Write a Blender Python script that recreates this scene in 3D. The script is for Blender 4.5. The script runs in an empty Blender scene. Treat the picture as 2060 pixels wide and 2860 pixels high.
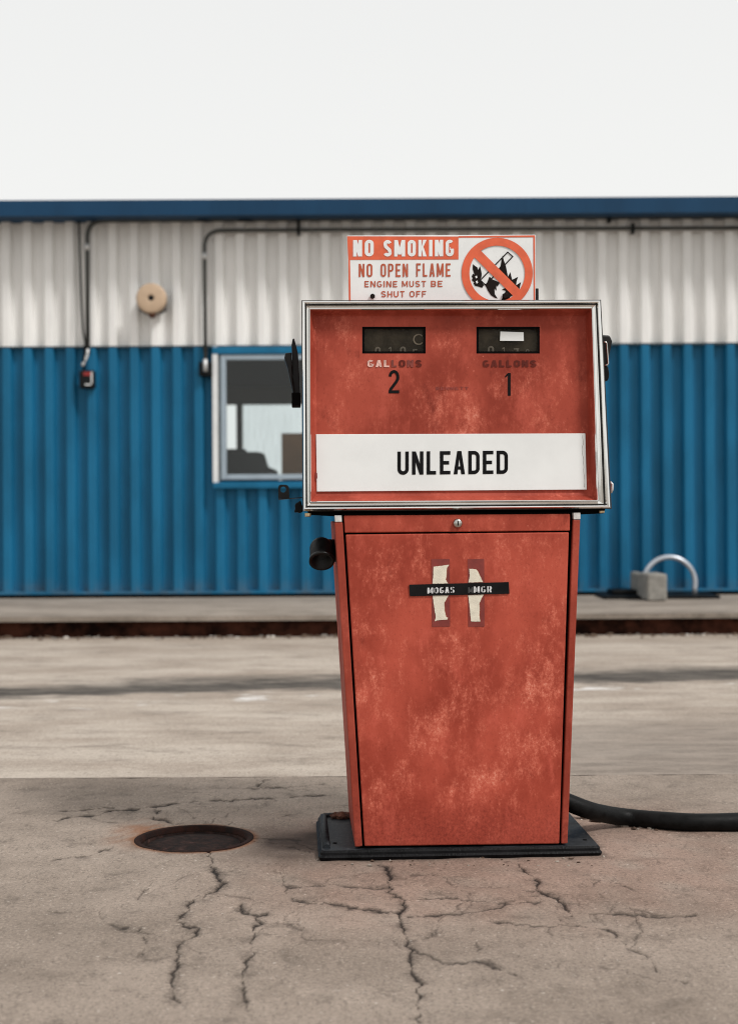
import bpy, bmesh, math, random
import numpy as np
from mathutils import Vector, Matrix
R = math.radians
S = bpy.context.scene
COL = S.collection
random.seed(7); RNG = np.random.RandomState(5)

# ------------------------------------------------------------------ camera
FPX = 3900.0            # focal length in photo pixels (photo 2060 x 2860)
CX, CY = 1030.0, 1430.0
CAMZ = 0.85
ROLL = 0.0055
r_ = Vector((math.cos(ROLL), 0, -math.sin(ROLL))); u_ = Vector((math.sin(ROLL), 0, math.cos(ROLL))); f_ = Vector((0, 1, 0))
cam_d = bpy.data.cameras.new('camera'); cam = bpy.data.objects.new('camera', cam_d); COL.objects.link(cam)
cam_d.sensor_fit = 'VERTICAL'; cam_d.sensor_height = 36.0; cam_d.sensor_width = 24.0
cam_d.lens = 36.0 * FPX / 2860.0
cam_d.clip_start = 0.05; cam_d.clip_end = 3000
m4 = Matrix.Identity(4)
for i in range(3):
    m4[i][0] = r_[i]; m4[i][1] = u_[i]; m4[i][2] = -f_[i]
m4[2][3] = CAMZ
cam.matrix_world = m4
cam_d.dof.use_dof = True; cam_d.dof.focus_distance = 3.42; cam_d.dof.aperture_fstop = 3.4
S.camera = cam
S.cycles.filter_width = 1.05
S.cycles.use_denoising = True; S.cycles.denoising_prefilter = 'ACCURATE'; S.cycles.use_adaptive_sampling = False

# ------------------------------------------------------------------ world and sun
SUN_EL, SUN_AZ = 50.0, 128.0      # azimuth clockwise from +Y (north): from the right, behind the camera
w = bpy.data.worlds.new("World"); S.world = w; w.use_nodes = True
nt = w.node_tree; N = nt.nodes; L = nt.links; N.clear()
out = N.new('ShaderNodeOutputWorld'); bg = N.new('ShaderNodeBackground'); bg.inputs['Strength'].default_value = 0.135
sky = N.new('ShaderNodeTexSky'); sky.sky_type = 'NISHITA'; sky.sun_disc = False
sky.sun_elevation = R(SUN_EL); sky.sun_rotation = R(SUN_AZ); sky.dust_density = 4; sky.air_density = 1
tc = N.new('ShaderNodeTexCoord'); sep = N.new('ShaderNodeSeparateXYZ'); L.new(tc.outputs['Generated'], sep.inputs[0])
rmp = N.new('ShaderNodeValToRGB')
rmp.color_ramp.elements[0].position = 0.0; rmp.color_ramp.elements[0].color = (.98, .98, .95, 1)
rmp.color_ramp.elements[1].position = 0.34; rmp.color_ramp.elements[1].color = (.90, .90, .885, 1)
L.new(sep.outputs['Z'], rmp.inputs[0])
sc_ = N.new('ShaderNodeVectorMath'); sc_.operation = 'SCALE'; sc_.inputs['Scale'].default_value = 6.4
L.new(rmp.outputs[0], sc_.inputs[0])
mx = N.new('ShaderNodeMix'); mx.data_type = 'RGBA'; mx.inputs[0].default_value = 0.96     # thick white overcast over the clear sky
L.new(sky.outputs[0], mx.inputs[6]); L.new(sc_.outputs[0], mx.inputs[7]); L.new(mx.outputs[2], bg.inputs['Color']); L.new(bg.outputs[0], out.inputs[0])
sd = bpy.data.lights.new('sun', 'SUN'); sun = bpy.data.objects.new('sun', sd); COL.objects.link(sun)
sd.energy = 2.0; sd.angle = R(11); sd.color = (1, .982, .955)
tosun = Vector((math.sin(R(SUN_AZ)) * math.cos(R(SUN_EL)), math.cos(R(SUN_AZ)) * math.cos(R(SUN_EL)), math.sin(R(SUN_EL))))
sun.rotation_euler = tosun.to_track_quat('Z', 'Y').to_euler(); sun.location = (3, -4, 8)
S.view_settings.view_transform = 'Standard'; S.view_settings.look = 'None'; S.view_settings.exposure = 0.2; S.view_settings.gamma = 1

# ------------------------------------------------------------------ pixel to place
def ray(px, py):
    return ((px - CX) / FPX) * r_ + ((CY - py) / FPX) * u_ + f_
CAMP = Vector((0, 0, CAMZ))
def at_y(px, py, Y):
    d = ray(px, py); return CAMP + d * (Y / d.y)
def at_z(px, py, Z=0.0):
    d = ray(px, py); return CAMP + d * ((Z - CAMZ) / d.z)
ROT = R(3.0)
PX_ = Vector((math.cos(ROT), math.sin(ROT), 0)); PB_ = Vector((-math.sin(ROT), math.cos(ROT), 0))
_q = at_y(1285, 1430, 3.43); PORG = Vector((_q.x, _q.y, 0))
def F(px, py, dep=0.0):
    """photo pixel -> pump-local point on the plane `dep` metres behind the pump front"""
    d = ray(px, py); o = PORG + PB_ * dep
    t = (o - CAMP).dot(PB_) / d.dot(PB_)
    p = CAMP + d * t - PORG
    return Vector((p.dot(PX_), p.dot(PB_), p.z))

# ------------------------------------------------------------------ object helpers
def tag(o, label=None, cat=None, group=None, kind=None):
    if label: o['label'] = label
    if cat: o['category'] = cat
    if group: o['group'] = group
    if kind: o['kind'] = kind
    return o
def empty(name, loc=(0, 0, 0), rz=0, label=None, cat=None, group=None):
    o = bpy.data.objects.new(name, None); COL.objects.link(o); o.location = loc; o.rotation_euler = (0, 0, rz)
    o.empty_display_size = .1
    return tag(o, label, cat, group)
class MB:
    def __init__(s): s.v = []; s.f = []; s.m = []; s.sm = []
    def vs(s, pts):
        b = len(s.v); s.v += [tuple(p) for p in pts]; return b
    def face(s, idx, mi=0, sm=False): s.f.append(tuple(idx)); s.m.append(mi); s.sm.append(sm)
    def poly(s, pts, mi=0):
        b = s.vs(pts); s.face(range(b, b + len(pts)), mi)
    def prism(s, pts, vec, mi=0):
        """pts: loop, extruded by vec (both capped)"""
        n = len(pts); vec = Vector(vec); a = s.vs(pts); b = s.vs([Vector(p) + vec for p in pts])
        s.face(range(a, a + n), mi); s.face(reversed(range(b, b + n)), mi)
        for i in range(n):
            j = (i + 1) % n; s.face((a + j, a + i, b + i, b + j), mi)
    def box(s, lo, hi, mi=0):
        x0, y0, z0 = lo; x1, y1, z1 = hi
        s.prism([(x0, y0, z0), (x1, y0, z0), (x1, y0, z1), (x0, y0, z1)], (0, y1 - y0, 0), mi)
    def tube(s, pts, rad, n=16, mi=0, cap=True, rads=None):
        pts = [Vector(p) for p in pts]; k = len(pts); base = None; rings = []
        ref = Vector((0, 0, 1))
        for i, p in enumerate(pts):
            t = (pts[min(i + 1, k - 1)] - pts[max(i - 1, 0)]).normalized()
            if i == 0:
                if abs(t.dot(ref)) > .9: ref = Vector((1, 0, 0))
            a = ref - t * ref.dot(t); a.normalize(); ref = a; b = t.cross(a)
            rr = rads[i] if rads else rad
            rings.append(s.vs([p + (a * math.cos(2 * math.pi * j / n) + b * math.sin(2 * math.pi * j / n)) * rr for j in range(n)]))
        for q in range(k - 1):
            for j in range(n):
                j2 = (j + 1) % n
                s.face((rings[q] + j, rings[q] + j2, rings[q + 1] + j2, rings[q + 1] + j), mi, True)
        if cap:
            s.face(reversed(range(rings[0], rings[0] + n)), mi); s.face(range(rings[-1], rings[-1] + n), mi)
    def lathe(s, prof, org, ax, n=40, mi=0, smooth=True):
        """prof: (radius, height along ax)"""
        ax = Vector(ax).normalized(); ref = Vector((0, 0, 1)) if abs(ax.z) < .9 else Vector((1, 0, 0))
        a = (ref - ax * ref.dot(ax)).normalized(); b = ax.cross(a); org = Vector(org); rings = []
        for rr, h in prof:
            rings.append(s.vs([org + ax * h + (a * math.cos(2 * math.pi * j / n) + b * math.sin(2 * math.pi * j / n)) * max(rr, 1e-5) for j in range(n)]))
        for q in range(len(prof) - 1):
            for j in range(n):
                j2 = (j + 1) % n; s.face((rings[q] + j, rings[q] + j2, rings[q + 1] + j2, rings[q + 1] + j), mi, smooth)
    def build(s, name, mats, parent=None, bevel=0, seg=2, fixn=True, smooth_angle=None):
        me = bpy.data.meshes.new(name); me.from_pydata(s.v, [], s.f)
        for mt in (mats if isinstance(mats, (list, tuple)) else [mats]): me.materials.append(mt)
        me.polygons.foreach_set('material_index', s.m); me.polygons.foreach_set('use_smooth', s.sm)
        if fixn:
            bm = bmesh.new(); bm.from_mesh(me); bmesh.ops.recalc_face_normals(bm, faces=bm.faces); bm.to_mesh(me); bm.free()
        me.update()
        o = bpy.data.objects.new(name, me); COL.objects.link(o)
        if parent: o.parent = parent
        if bevel:
            md = o.modifiers.new('bevel', 'BEVEL'); md.width = bevel; md.segments = seg; md.limit_method = 'ANGLE'; md.angle_limit = R(35)
        return o
def arc_path(pts, rad, n=8):
    """polyline with rounded corners"""
    pts = [Vector(p) for p in pts]; out = [pts[0]]
    for i in range(1, len(pts) - 1):
        a = (pts[i - 1] - pts[i]); b = (pts[i + 1] - pts[i]); r = min(rad, a.length * .49, b.length * .49)
        a.normalize(); b.normalize(); p0 = pts[i] + a * r; p1 = pts[i] + b * r
        for k in range(n + 1):
            t = k / n; out.append(p0 * (1 - t) ** 2 + pts[i] * 2 * t * (1 - t) + p1 * t * t)
    out.append(pts[-1]); return out

# ------------------------------------------------------------------ materials
class NB:
    """tiny node builder"""
    def __init__(s, name):
        s.mat = bpy.data.materials.new(name); s.mat.use_nodes = True; s.t = s.mat.node_tree; s.n = s.t.nodes; s.l = s.t.links
        s.b = s.n['Principled BSDF']; s.tc = s.n.new('ShaderNodeTexCoord')
    def lk(s, a, b):
        if hasattr(a, 'node'): s.l.new(a, b)
        else: b.default_value = a
    def co(s, sx=1, sy=1, sz=1):
        m = s.n.new('ShaderNodeMapping'); m.inputs['Scale'].default_value = (sx, sy, sz); s.l.new(s.tc.outputs['Object'], m.inputs[0]); return m.outputs[0]
    def noise(s, scale, detail=4, rough=.55, vec=None, dist=0):
        n = s.n.new('ShaderNodeTexNoise'); n.inputs['Scale'].default_value = scale; n.inputs['Detail'].default_value = detail
        n.inputs['Roughness'].default_value = rough; n.inputs['Distortion'].default_value = dist
        s.l.new(vec if vec is not None else s.tc.outputs['Object'], n.inputs['Vector']); return n.outputs[0]
    def vor(s, scale, vec=None):
        n = s.n.new('ShaderNodeTexVoronoi'); n.inputs['Scale'].default_value = scale
        s.l.new(vec if vec is not None else s.tc.outputs['Object'], n.inputs['Vector']); return n.outputs['Distance']
    def mr(s, v, a, b, c=0., d=1., smooth=True):
        n = s.n.new('ShaderNodeMapRange'); n.interpolation_type = 'SMOOTHSTEP' if smooth else 'LINEAR'
        s.lk(v, n.inputs[0]); 
        for i, q in enumerate((a, b, c, d)): n.inputs[i + 1].default_value = q
        return n.outputs[0]
    def math(s, op, a, b=0., c=None):
        n = s.n.new('ShaderNodeMath'); n.operation = op; s.lk(a, n.inputs[0]); s.lk(b, n.inputs[1])
        if c is not None: s.lk(c, n.inputs[2])
        return n.outputs[0]
    def mix(s, f, a, b, mode='MIX'):
        n = s.n.new('ShaderNodeMix'); n.data_type = 'RGBA'; n.blend_type = mode; s.lk(f, n.inputs[0])
        for q, i in ((a, 6), (b, 7)):
            s.lk(q if hasattr(q, 'node') else tuple(q) + (1,), n.inputs[i])
        return n.outputs[2]
    def xyz(s):
        n = s.n.new('ShaderNodeSeparateXYZ'); s.l.new(s.tc.outputs['Object'], n.inputs[0]); return n.outputs
    def attr(s, name):
        n = s.n.new('ShaderNodeAttribute'); n.attribute_name = name; return n.outputs['Fac']
    def blobs(s, pts):
        acc = None
        for p, r in pts:
            n = s.n.new('ShaderNodeVectorMath'); n.operation = 'DISTANCE'; s.l.new(s.tc.outputs['Object'], n.inputs[0]); n.inputs[1].default_value = p
            v = s.mr(n.outputs['Value'], r, 0)
            acc = v if acc is None else s.math('MAXIMUM', acc, v)
        return acc
    def bump(s, h, dist=.002, strength=1.):
        n = s.n.new('ShaderNodeBump'); n.inputs['Distance'].default_value = dist; n.inputs['Strength'].default_value = strength
        s.l.new(h, n.inputs['Height']); s.l.new(n.outputs[0], s.b.inputs['Normal'])
    def out(s, col=None, rough=None, metal=None, spec=None):
        if col is not None: s.lk(col if hasattr(col, 'node') else tuple(col) + (1,), s.b.inputs['Base Color'])
        if rough is not None: s.lk(rough, s.b.inputs['Roughness'])
        if metal is not None: s.lk(metal, s.b.inputs['Metallic'])
        if spec is not None: s.b.inputs['Specular IOR Level'].default_value = spec
        return s.mat
def plain(name, col, rough=.6, metal=0., var=.25, scale=20., bump=0., spec=.5):
    b = NB(name); n = b.noise(scale, 5, .6)
    c = b.mix(b.mr(n, .3, .7), [x * (1 - var) for x in col], [min(1, x * (1 + var)) for x in col])
    if bump: b.bump(b.noise(scale * 6, 4), bump)
    return b.out(c, b.mr(n, .3, .7, max(.03, rough - .08), min(1, rough + .08)), metal, spec)

def red_paint(name, blobs, dark=1.0, wear=1.0):
    b = NB(name); D = lambda *c: tuple(x * dark for x in c)
    n1 = b.noise(5.0, 5, .55, b.co(1, 1, .75)); n2 = b.noise(13, 10, .68, b.co(1.15, 1, .6)); n3 = b.noise(25, 13, .80, b.co(1, 1, .54)); g = b.noise(150, 8, .8, b.co(1, 1, .8)); zz = b.xyz()[2]
    base = b.mix(b.mr(n1, .36, .66), D(.300, .043, .024), D(.475, .083, .050))
    base = b.mix(b.mr(n2, .42, .30, 0, .6), base, D(.165, .019, .011))
    base = b.mix(b.mr(n2, .52, .70, 0, .75), base, D(.55, .105, .068))
    fade = b.blobs(blobs); gate = b.mr(b.noise(3.2, 4, .6), .38, .62)
    drive = b.math('ADD', b.math('MULTIPLY', fade, .115), b.math('MULTIPLY', gate, .055))
    v = b.math('ADD', n3, drive)
    base = b.mix(b.mr(v, .50, .80, 0, .80 * wear), base, (.60, .128, .080))
    v2 = b.math('ADD', b.math('MULTIPLY', g, .55), b.math('MULTIPLY', v, .52))
    base = b.mix(b.mr(v2, .59, .72, 0, .62 * wear), base, (.74, .235, .155))
    base = b.mix(b.mr(v2, .67, .77, 0, .6 * wear), base, (.84, .48, .37))
    # chalky dots and a fine tooth over the whole sheet
    dots = b.mr(b.vor(44), .10, .03); dg = b.mr(b.noise(7, 3), .50, .64)
    base = b.mix(b.math('MULTIPLY', b.math('MULTIPLY', dots, dg), .6), base, (.72, .22, .15))
    base = b.mix(b.mr(g, .47, .34, 0, .35), base, D(.13, .014, .009))
    sp = b.mr(b.noise(80, 6, .8), .66, .74)
    base = b.mix(b.math('MULTIPLY', sp, .5), base, (.09, .016, .012))
    low = b.math('MULTIPLY', b.mr(b.math('ADD', zz, b.math('MULTIPLY_ADD', n3, .16, -.08)), .17, .05), .6)
    base = b.mix(low, base, b.mix(b.mr(g, .35, .65), D(.17, .026, .017), D(.40, .068, .043)))      # splashed dirt along the foot
    b.bump(g, .0004, .6)
    return b.out(base, b.mr(n2, .3, .7, .50, .68), 0., .18)

def concrete(name, c0, c1, grain=1., attrs=False, streak=False):
    b = NB(name)
    v = b.co(.42, 1.0, 1.0) if streak else b.co()
    n1 = b.noise(1.6 if not streak else 2.6, 7, .62, v); n2 = b.noise(11 if not streak else 9, 6, .65, v)
    g = b.noise(120, 8, .9); g2 = b.noise(60, 6, .8, b.co(1, .35, 1)); sp_ = b.noise(85, 3, .6)
    col = b.mix(b.mr(n1, .34, .66), c0, c1)
    col = b.mix(b.math('MULTIPLY', b.mr(n2, .5, .72), .4), col, [x * 1.18 for x in c1])
    col = b.mix(b.math('MULTIPLY', b.mr(n2, .48, .30), .62), col, [x * .56 for x in c0])
    col = b.mix(b.math('MULTIPLY', b.mr(g, .48, .38), .72 * grain), col, [x * .36 for x in c0])
    col = b.mix(b.math('MULTIPLY', b.mr(g2, .48, .34), .45 * grain), col, [x * .5 for x in c0])
    col = b.mix(b.math('MULTIPLY', b.mr(g, .53, .66), .65 * grain), col, [min(.8, x * 1.8) for x in c1])
    col = b.mix(b.mr(sp_, .64, .72, 0, .55 * grain), col, (.58, .52, .46))
    col = b.mix(b.mr(sp_, .34, .27, 0, .6 * grain), col, (.06, .045, .036))
    pits = b.mr(b.vor(150), .16, .08); pg = b.mr(b.noise(60, 2), .52, .6)
    col = b.mix(b.math('MULTIPLY', b.math('MULTIPLY', pits, pg), .7 * grain), col, (.035, .027, .022))
    h = b.math('ADD', b.math('MULTIPLY', g, .7), b.math('MULTIPLY', g2, .6))
    if attrs:
        col = b.mix(b.math('MULTIPLY', b.attr('tint'), .55), col, b.mix(.8, col, (.92, .66, .60), 'MULTIPLY'))
        col = b.mix(b.math('MULTIPLY', b.attr('shade_stain'), b.mr(n2, .25, .6, .6, 1.)), col, (.045, .031, .025))
        col = b.mix(b.math('MULTIPLY', b.attr('smudge'), b.mr(g, .36, .58, 1.15, .45)), col, (.045, .034, .027))
        col = b.mix(b.attr('rust'), col, (.22, .075, .02))
        col = b.mix(b.attr('crack'), col, (.012, .009, .008))
    b.bump(h, .0022, .8 * min(1, grain))
    return b, b.out(col, .88, 0., .25)

M = {}
M['red_side'] = red_paint('red paint plain', [((0, 0, .5), .05)], .80, .3)
M['chrome'] = plain('polished trim', (.86, .85, .83), .11, 1., .03, 9)
M['reflection_groove'] = plain('dark reflection groove', (.02, .018, .016), .5, 0., .3, 80)  # black groove bands stand in for dark reflections in the chrome
M['black'] = plain('black rubber', (.005, .005, .005), .5, 0., .5, 40, .0006, .12)
M['blackmetal'] = plain('black metal', (.009, .0085, .0085), .4, 0., .6, 50, .0005, .25)
M['gap'] = plain('dark gap', (.004, .0035, .0035), .9, spec=.05)
M['sign_white'] = plain('sign white enamel', (.80, .81, .80), .3, 0., .05, 12)
M['cap_white'] = plain('white cap', (.62, .60, .58), .5, 0., .15, 120)
M['ink'] = plain('black ink', (.006, .006, .0065), .6, spec=.1)
M['ink_brown'] = plain('weathered black ink', (.012, .008, .0065), .6, spec=.1)
M['sign_orange'] = plain('sign orange enamel', (.70, .115, .042), .34, 0., .12, 26)
M['label_white'] = plain('white label', (.80, .81, .80), .36, 0., .035, 9)
M['paper'] = plain('torn cream paper', (.72, .66, .54), .8, 0., .08, 60, .0006)
M['paper_edge'] = plain('burnt paper edge', (.36, .19, .10), .8, 0., .3, 60)
M['ghost'] = plain('dark unfaded paint', (.20, .026, .019), .55, 0., .15, 40)
M['emboss'] = plain('dark raised lettering', (.11, .015, .009), .5, 0., .15, 60, spec=.2)
M['emboss_mid'] = plain('red raised lettering', (.20, .032, .020), .45, 0., .2, 60)
M['emboss_pale'] = plain('worn pale lettering', (.66, .40, .34), .5, 0., .3, 90)
M['register'] = plain('register face', (.105, .088, .066), .8, 0., .35, 25, spec=.1)
M['digit'] = plain('register digits', (.36, .32, .27), .7, 0., .2, 90)
M['ring'] = plain('pale ring mark', (.50, .43, .34), .7, 0., .2, 90)
M['tape_text'] = plain('tape lettering', (.58, .58, .58), .5, 0., .4, 300)
M['tape_ghost'] = plain('tape ghost', (.06, .06, .06), .5)
M['steel'] = plain('worn steel', (.52, .50, .47), .28, 1., .15, 60)
M['brass'] = plain('brass bolt', (.60, .46, .28), .35, 1., .3, 80)
M['rustbit'] = plain('rusty iron', (.085, .030, .016), .85, 0., .6, 60, .002)
M['tan'] = plain('tan enamel', (.52, .375, .255), .5, 0., .06, 15)
M['conduit'] = plain('grey conduit', (.06, .062, .058), .5, .3, .15, 6)
M['galv'] = plain('galvanised fitting', (.60, .60, .60), .4, .5, .1, 30)
M['boxblack'] = plain('black box', (.008, .009, .010), .6, spec=.15)
M['redmark'] = plain('red label', (.28, .014, .012), .5)
M['frame'] = plain('pale window frame', (.33, .40, .46), .4, .1, .06, 8)
M['framewhite'] = plain('white window trim', (.72, .73, .73), .5, 0., .06, 8)
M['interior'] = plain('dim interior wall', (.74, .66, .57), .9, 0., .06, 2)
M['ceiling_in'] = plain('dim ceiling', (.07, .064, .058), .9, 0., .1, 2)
M['cardboard'] = plain('brown cardboard', (.34, .19, .11), .85, 0., .1, 5)
M['darkbox'] = plain('dark plastic', (.045, .042, .042), .6)
M['blockgrey'] = plain('grey concrete block', (.25, .235, .21), .9, 0., .25, 14, .003)
M['hoop'] = plain('pale metal hoop', (.50, .53, .58), .35, .6, .08, 8)
def painted_metal(name, c, var, rough, spec=.4):
    b = NB(name)
    n = b.noise(3.0, 6, .6, b.co(1, 1, .35)); n2 = b.noise(26, 5, .65, b.co(1.6, 1, .12))
    z = b.xyz()[2]
    col = b.mix(b.mr(n, .3, .7), [x * (1 - var) for x in c], [x * (1 + var) for x in c])
    col = b.mix(b.math('MULTIPLY', b.mr(n2, .52, .7), .25), col, [x * .7 for x in c])
    dirt = b.math('MULTIPLY', b.mr(z, .33, .12), b.mr(b.noise(5, 5, .7), .35, .7))
    col = b.mix(b.math('MULTIPLY', dirt, .55), col, (.12, .11, .10))
    return b.out(col, rough, 0., spec)
M['wall_blue'] = painted_metal('blue cladding paint', (.011, .128, .248), .16, .42, .16)
M['wall_white'] = painted_metal('white cladding paint', (.81, .80, .78), .05, .5)
M['fascia'] = painted_metal('navy fascia paint', (.008, .045, .102), .12, .6, .2)
def glass(name, tint=(1, 1, 1), refl=1.5):
    m = bpy.data.materials.new(name); m.use_nodes = True; n = m.node_tree.nodes; l = m.node_tree.links
    n.remove(n['Principled BSDF']); o = n['Material Output']
    t = n.new('ShaderNodeBsdfTransparent'); t.inputs[0].default_value = tuple(tint) + (1,)
    g = n.new('ShaderNodeBsdfGlossy'); g.inputs['Roughness'].default_value = .03
    fr = n.new('ShaderNodeFresnel'); fr.inputs[0].default_value = refl
    mm = n.new('ShaderNodeMixShader'); l.new(fr.outputs[0], mm.inputs[0]); l.new(t.outputs[0], mm.inputs[1]); l.new(g.outputs[0], mm.inputs[2]); l.new(mm.outputs[0], o.inputs[0])
    return m
M['glass'] = glass('window glass', (.90, .93, .93), 1.42)
M['dial_glass'] = glass('dusty register glass', (.80, .78, .74), 1.2)

# ================================================================== LARGE STRUCTURE
YW = 12.0; WS = FPX / YW      # wall plane, px per metre there
ZS = 0.124                    # sidewalk top
def wz(py): return CAMZ + (CY - py) / WS
def wx(px): return (px - CX) / WS
# ---- ground to the horizon
g = MB(); g.poly([(-600, -600, -.09), (600, -600, -.09), (600, 900, -.09), (-600, 900, -.09)])
bgc, mgc = concrete('far ground', (.20, .18, .155), (.26, .235, .20), .5)
tag(g.build('ground', mgc), kind='structure')

# ---- near concrete apron, cracked
YE = at_z(1030, 2168).y       # back edge of the apron
cr8 = [  # from the lower left of the photo
 (1.4, [(850,680),(880,720),(890,790),(925,830),(915,855),(965,885),(935,920),(820,1000)]),
 (1.0, [(800,975),(715,1040),(730,1080),(660,1120),(655,1160),(700,1165),(690,1185),(800,1205),(780,1240),(690,1285),(640,1350),(660,1440),(600,1540),(640,1700)]),
 (1.0, [(1075,1040),(1085,1090),(1150,1110),(1185,1120),(1240,1105)]), (1.0, [(1185,1120),(1215,1170),(1160,1205),(1180,1240),(1140,1290),(1150,1400),(1090,1520),(1110,1700)]), (.5, [(1180,1230),(1340,1240)]),
 (1.0, [(550,390),(520,410),(480,460),(560,465),(600,490),(655,492)]),
 (1.05, [(-200,470),(0,440),(110,430),(200,400),(540,372),(640,350),(900,330),(1200,320),(1634,295)]), (.9, [(-120,402),(0,395),(150,380),(210,380)]),
 (.9, [(-200,740),(0,710),(60,700),(200,655)]), (.7, [(875,500),(890,460),(910,455)]), (.8, [(980,500),(1010,485),(1020,480)]),
 (.7, [(1160,590),(1300,595),(1480,600)]), (.8, [(1165,605),(1280,620),(1430,650),(1550,680)]), (.7, [(385,1000),(410,950),(450,935),(470,890)]),
 (.6, [(120,1090),(155,1140)]), (.7, [(190,1165),(230,1190),(290,1195)]), (.7, [(1310,820),(1360,830),(1380,870),(1350,895),(1400,920),(1380,960)]), (.7, [(1400,910),(1634,915)]),
 (.7, [(1430,995),(1460,1010),(1540,1025),(1634,1035)]), (.9, [(400,1200),(430,1250),(450,1290),(420,1380)]), (.9, [(1190,240),(1250,190),(1345,168)]), (.8, [(1080,255),(1300,245),(1634,220)]), (.6, [(1300,465),(1390,430)])]
cr7 = [
 (1.2, [(405,490),(440,515),(455,545),(445,590),(470,635),(510,645),(515,690),(490,705),(515,770),(530,835),(545,860),(540,930),(580,1010),(570,1100),(600,1240)]),
 (.7, [(440,600),(350,600),(225,583),(120,588),(0,592)]), (.9, [(490,705),(400,700),(300,685),(180,665),(30,652)]), (.8, [(515,650),(640,640),(750,640),(850,655),(940,665),(1000,665),(1150,655)]),
 (.9, [(540,725),(640,718),(740,708),(860,702),(940,685),(960,660)]), (1.1, [(1010,490),(1050,530),(1085,550),(1110,580),(1095,605),(1180,640),(1205,655),(1225,690),(1245,710),(1245,722)]), (.7, [(1095,608),(1050,612)]),
 (.8, [(1290,710),(1400,708),(1500,716),(1620,722),(1800,720)]), (.8, [(920,755),(1100,760),(1300,770),(1420,785)]), (.6, [(640,540),(700,555),(730,600)]), (.6, [(1350,560),(1450,575),(1510,605)]),
 (.9, [(1420,785),(1500,860),(1560,880),(1640,980),(1760,1010)]), (.8, [(545,860),(700,930),(860,925),(1010,980)])]
def dens(poly, k):
    out = [poly[0]]
    for a, b in zip(poly[:-1], poly[1:]):
        n = max(1, int(math.hypot(b[0] - a[0], (b[1] - a[1])) / k))
        for i in range(1, n + 1):
            t = i / n; j = .0 if i == n else k * .22
            out.append((a[0] + (b[0] - a[0]) * t + RNG.uniform(-j, j), a[1] + (b[1] - a[1]) * t + RNG.uniform(-j, j)))
    return out
CR = [(w_, [at_z(230 + x / 2.439, 2100 + y / 2.439) for x, y in dens(p, 22)]) for w_, p in cr8] + \
     [(w_, [at_z(800 + x / 1.571, 2100 + y / 1.571) for x, y in dens(p, 16)]) for w_, p in cr7]
X0, X1, Y0, Y1 = -1.30, 1.30, 2.22, YE - .004
nx, ny = 1000, 420
gx = np.linspace(X0, X1, nx); gy = np.linspace(Y0, Y1, ny)
GX, GY = np.meshgrid(gx, gy); crack = np.zeros_like(GX); smudge = np.zeros_like(GX)
def lownoise(scale, seed):
    r = np.random.RandomState(seed); n = 6; a = np.zeros_like(GX)
    for k in range(14):
        th = r.uniform(0, 6.28); f = scale * r.uniform(.5, 2); a += np.sin((GX * math.cos(th) + GY * math.sin(th)) * f + r.uniform(0, 6.28))
    return a / 3.7
for q in range(46):      # finer cracks branching off the main ones
    w_, pl = CR[RNG.randint(0, 37)]; p = pl[RNG.randint(0, len(pl))]; th = RNG.uniform(0, 6.28); br_ = [p]
    for k in range(RNG.randint(4, 13)):
        th += RNG.uniform(-.75, .75); p = p + Vector((math.cos(th) * .021, math.sin(th) * .034, 0)); br_.append(p)
    CR.append((RNG.uniform(.36, .58), br_))
WN = lownoise(60, 3); WX_ = lownoise(90, 21) * .0035 + lownoise(260, 22) * .0016; WY_ = lownoise(90, 23) * .005 + lownoise(260, 24) * .002
for w_, pl in CR:
    for a, b in zip(pl[:-1], pl[1:]):
        pad = .06
        i0, i1 = np.searchsorted(gx, [min(a.x, b.x) - pad, max(a.x, b.x) + pad]); j0, j1 = np.searchsorted(gy, [min(a.y, b.y) - pad * 1.5, max(a.y, b.y) + pad * 1.5])
        if i1 <= i0 or j1 <= j0: continue
        sx = (GX + WX_)[j0:j1, i0:i1]; sy = (GY + WY_)[j0:j1, i0:i1]
        dx, dy = b.x - a.x, (b.y - a.y); l2 = dx * dx + dy * dy + 1e-12
        t = np.clip(((sx - a.x) * dx + (sy - a.y) * dy) / l2, 0, 1)
        d = np.sqrt((sx - a.x - t * dx) ** 2 + ((sy - a.y - t * dy) * .62) ** 2)
        wn = np.clip(1 + .75 * WN[j0:j1, i0:i1], .25, 2)
        crack[j0:j1, i0:i1] = np.maximum(crack[j0:j1, i0:i1], np.minimum(1, w_ * .95) * np.exp(-(d / ((.0026 + .0028 * abs(dx) / (abs(dx) + abs(dy) + 1e-9)) * .78 * w_ * wn)) ** 2))
        smudge[j0:j1, i0:i1] = np.maximum(smudge[j0:j1, i0:i1], np.clip(.72 * w_ * wn - .30, 0, .75) * np.exp(-(d / (.0095 * w_ * wn)) ** 2))
MH = at_z(542.5, 2341.5); MR = .154
dm = np.hypot(GX - MH.x, GY - MH.y)
nz = lownoise(30, 9); nz2 = lownoise(75, 11)
rust = np.clip(np.exp(-(((GX - (MH.x - .155)) / .060) ** 2 + ((GY - MH.y - .06) / .12) ** 2)) * (1 + .5 * nz2), 0, 1) * .6
rust = np.maximum(rust, np.clip(1 - (dm - MR) / .02, 0, 1) * .6)
smudge = np.maximum(smudge, np.clip(1 - np.abs(dm - MR - .002) / (.013 * np.clip(1 + .7 * nz2, .2, 3)), 0, 1) * .9)
pc = PORG
lx = (GX - pc.x) * math.cos(ROT) + (GY - pc.y) * math.sin(ROT); ly = -(GX - pc.x) * math.sin(ROT) + (GY - pc.y) * math.cos(ROT)
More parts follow.
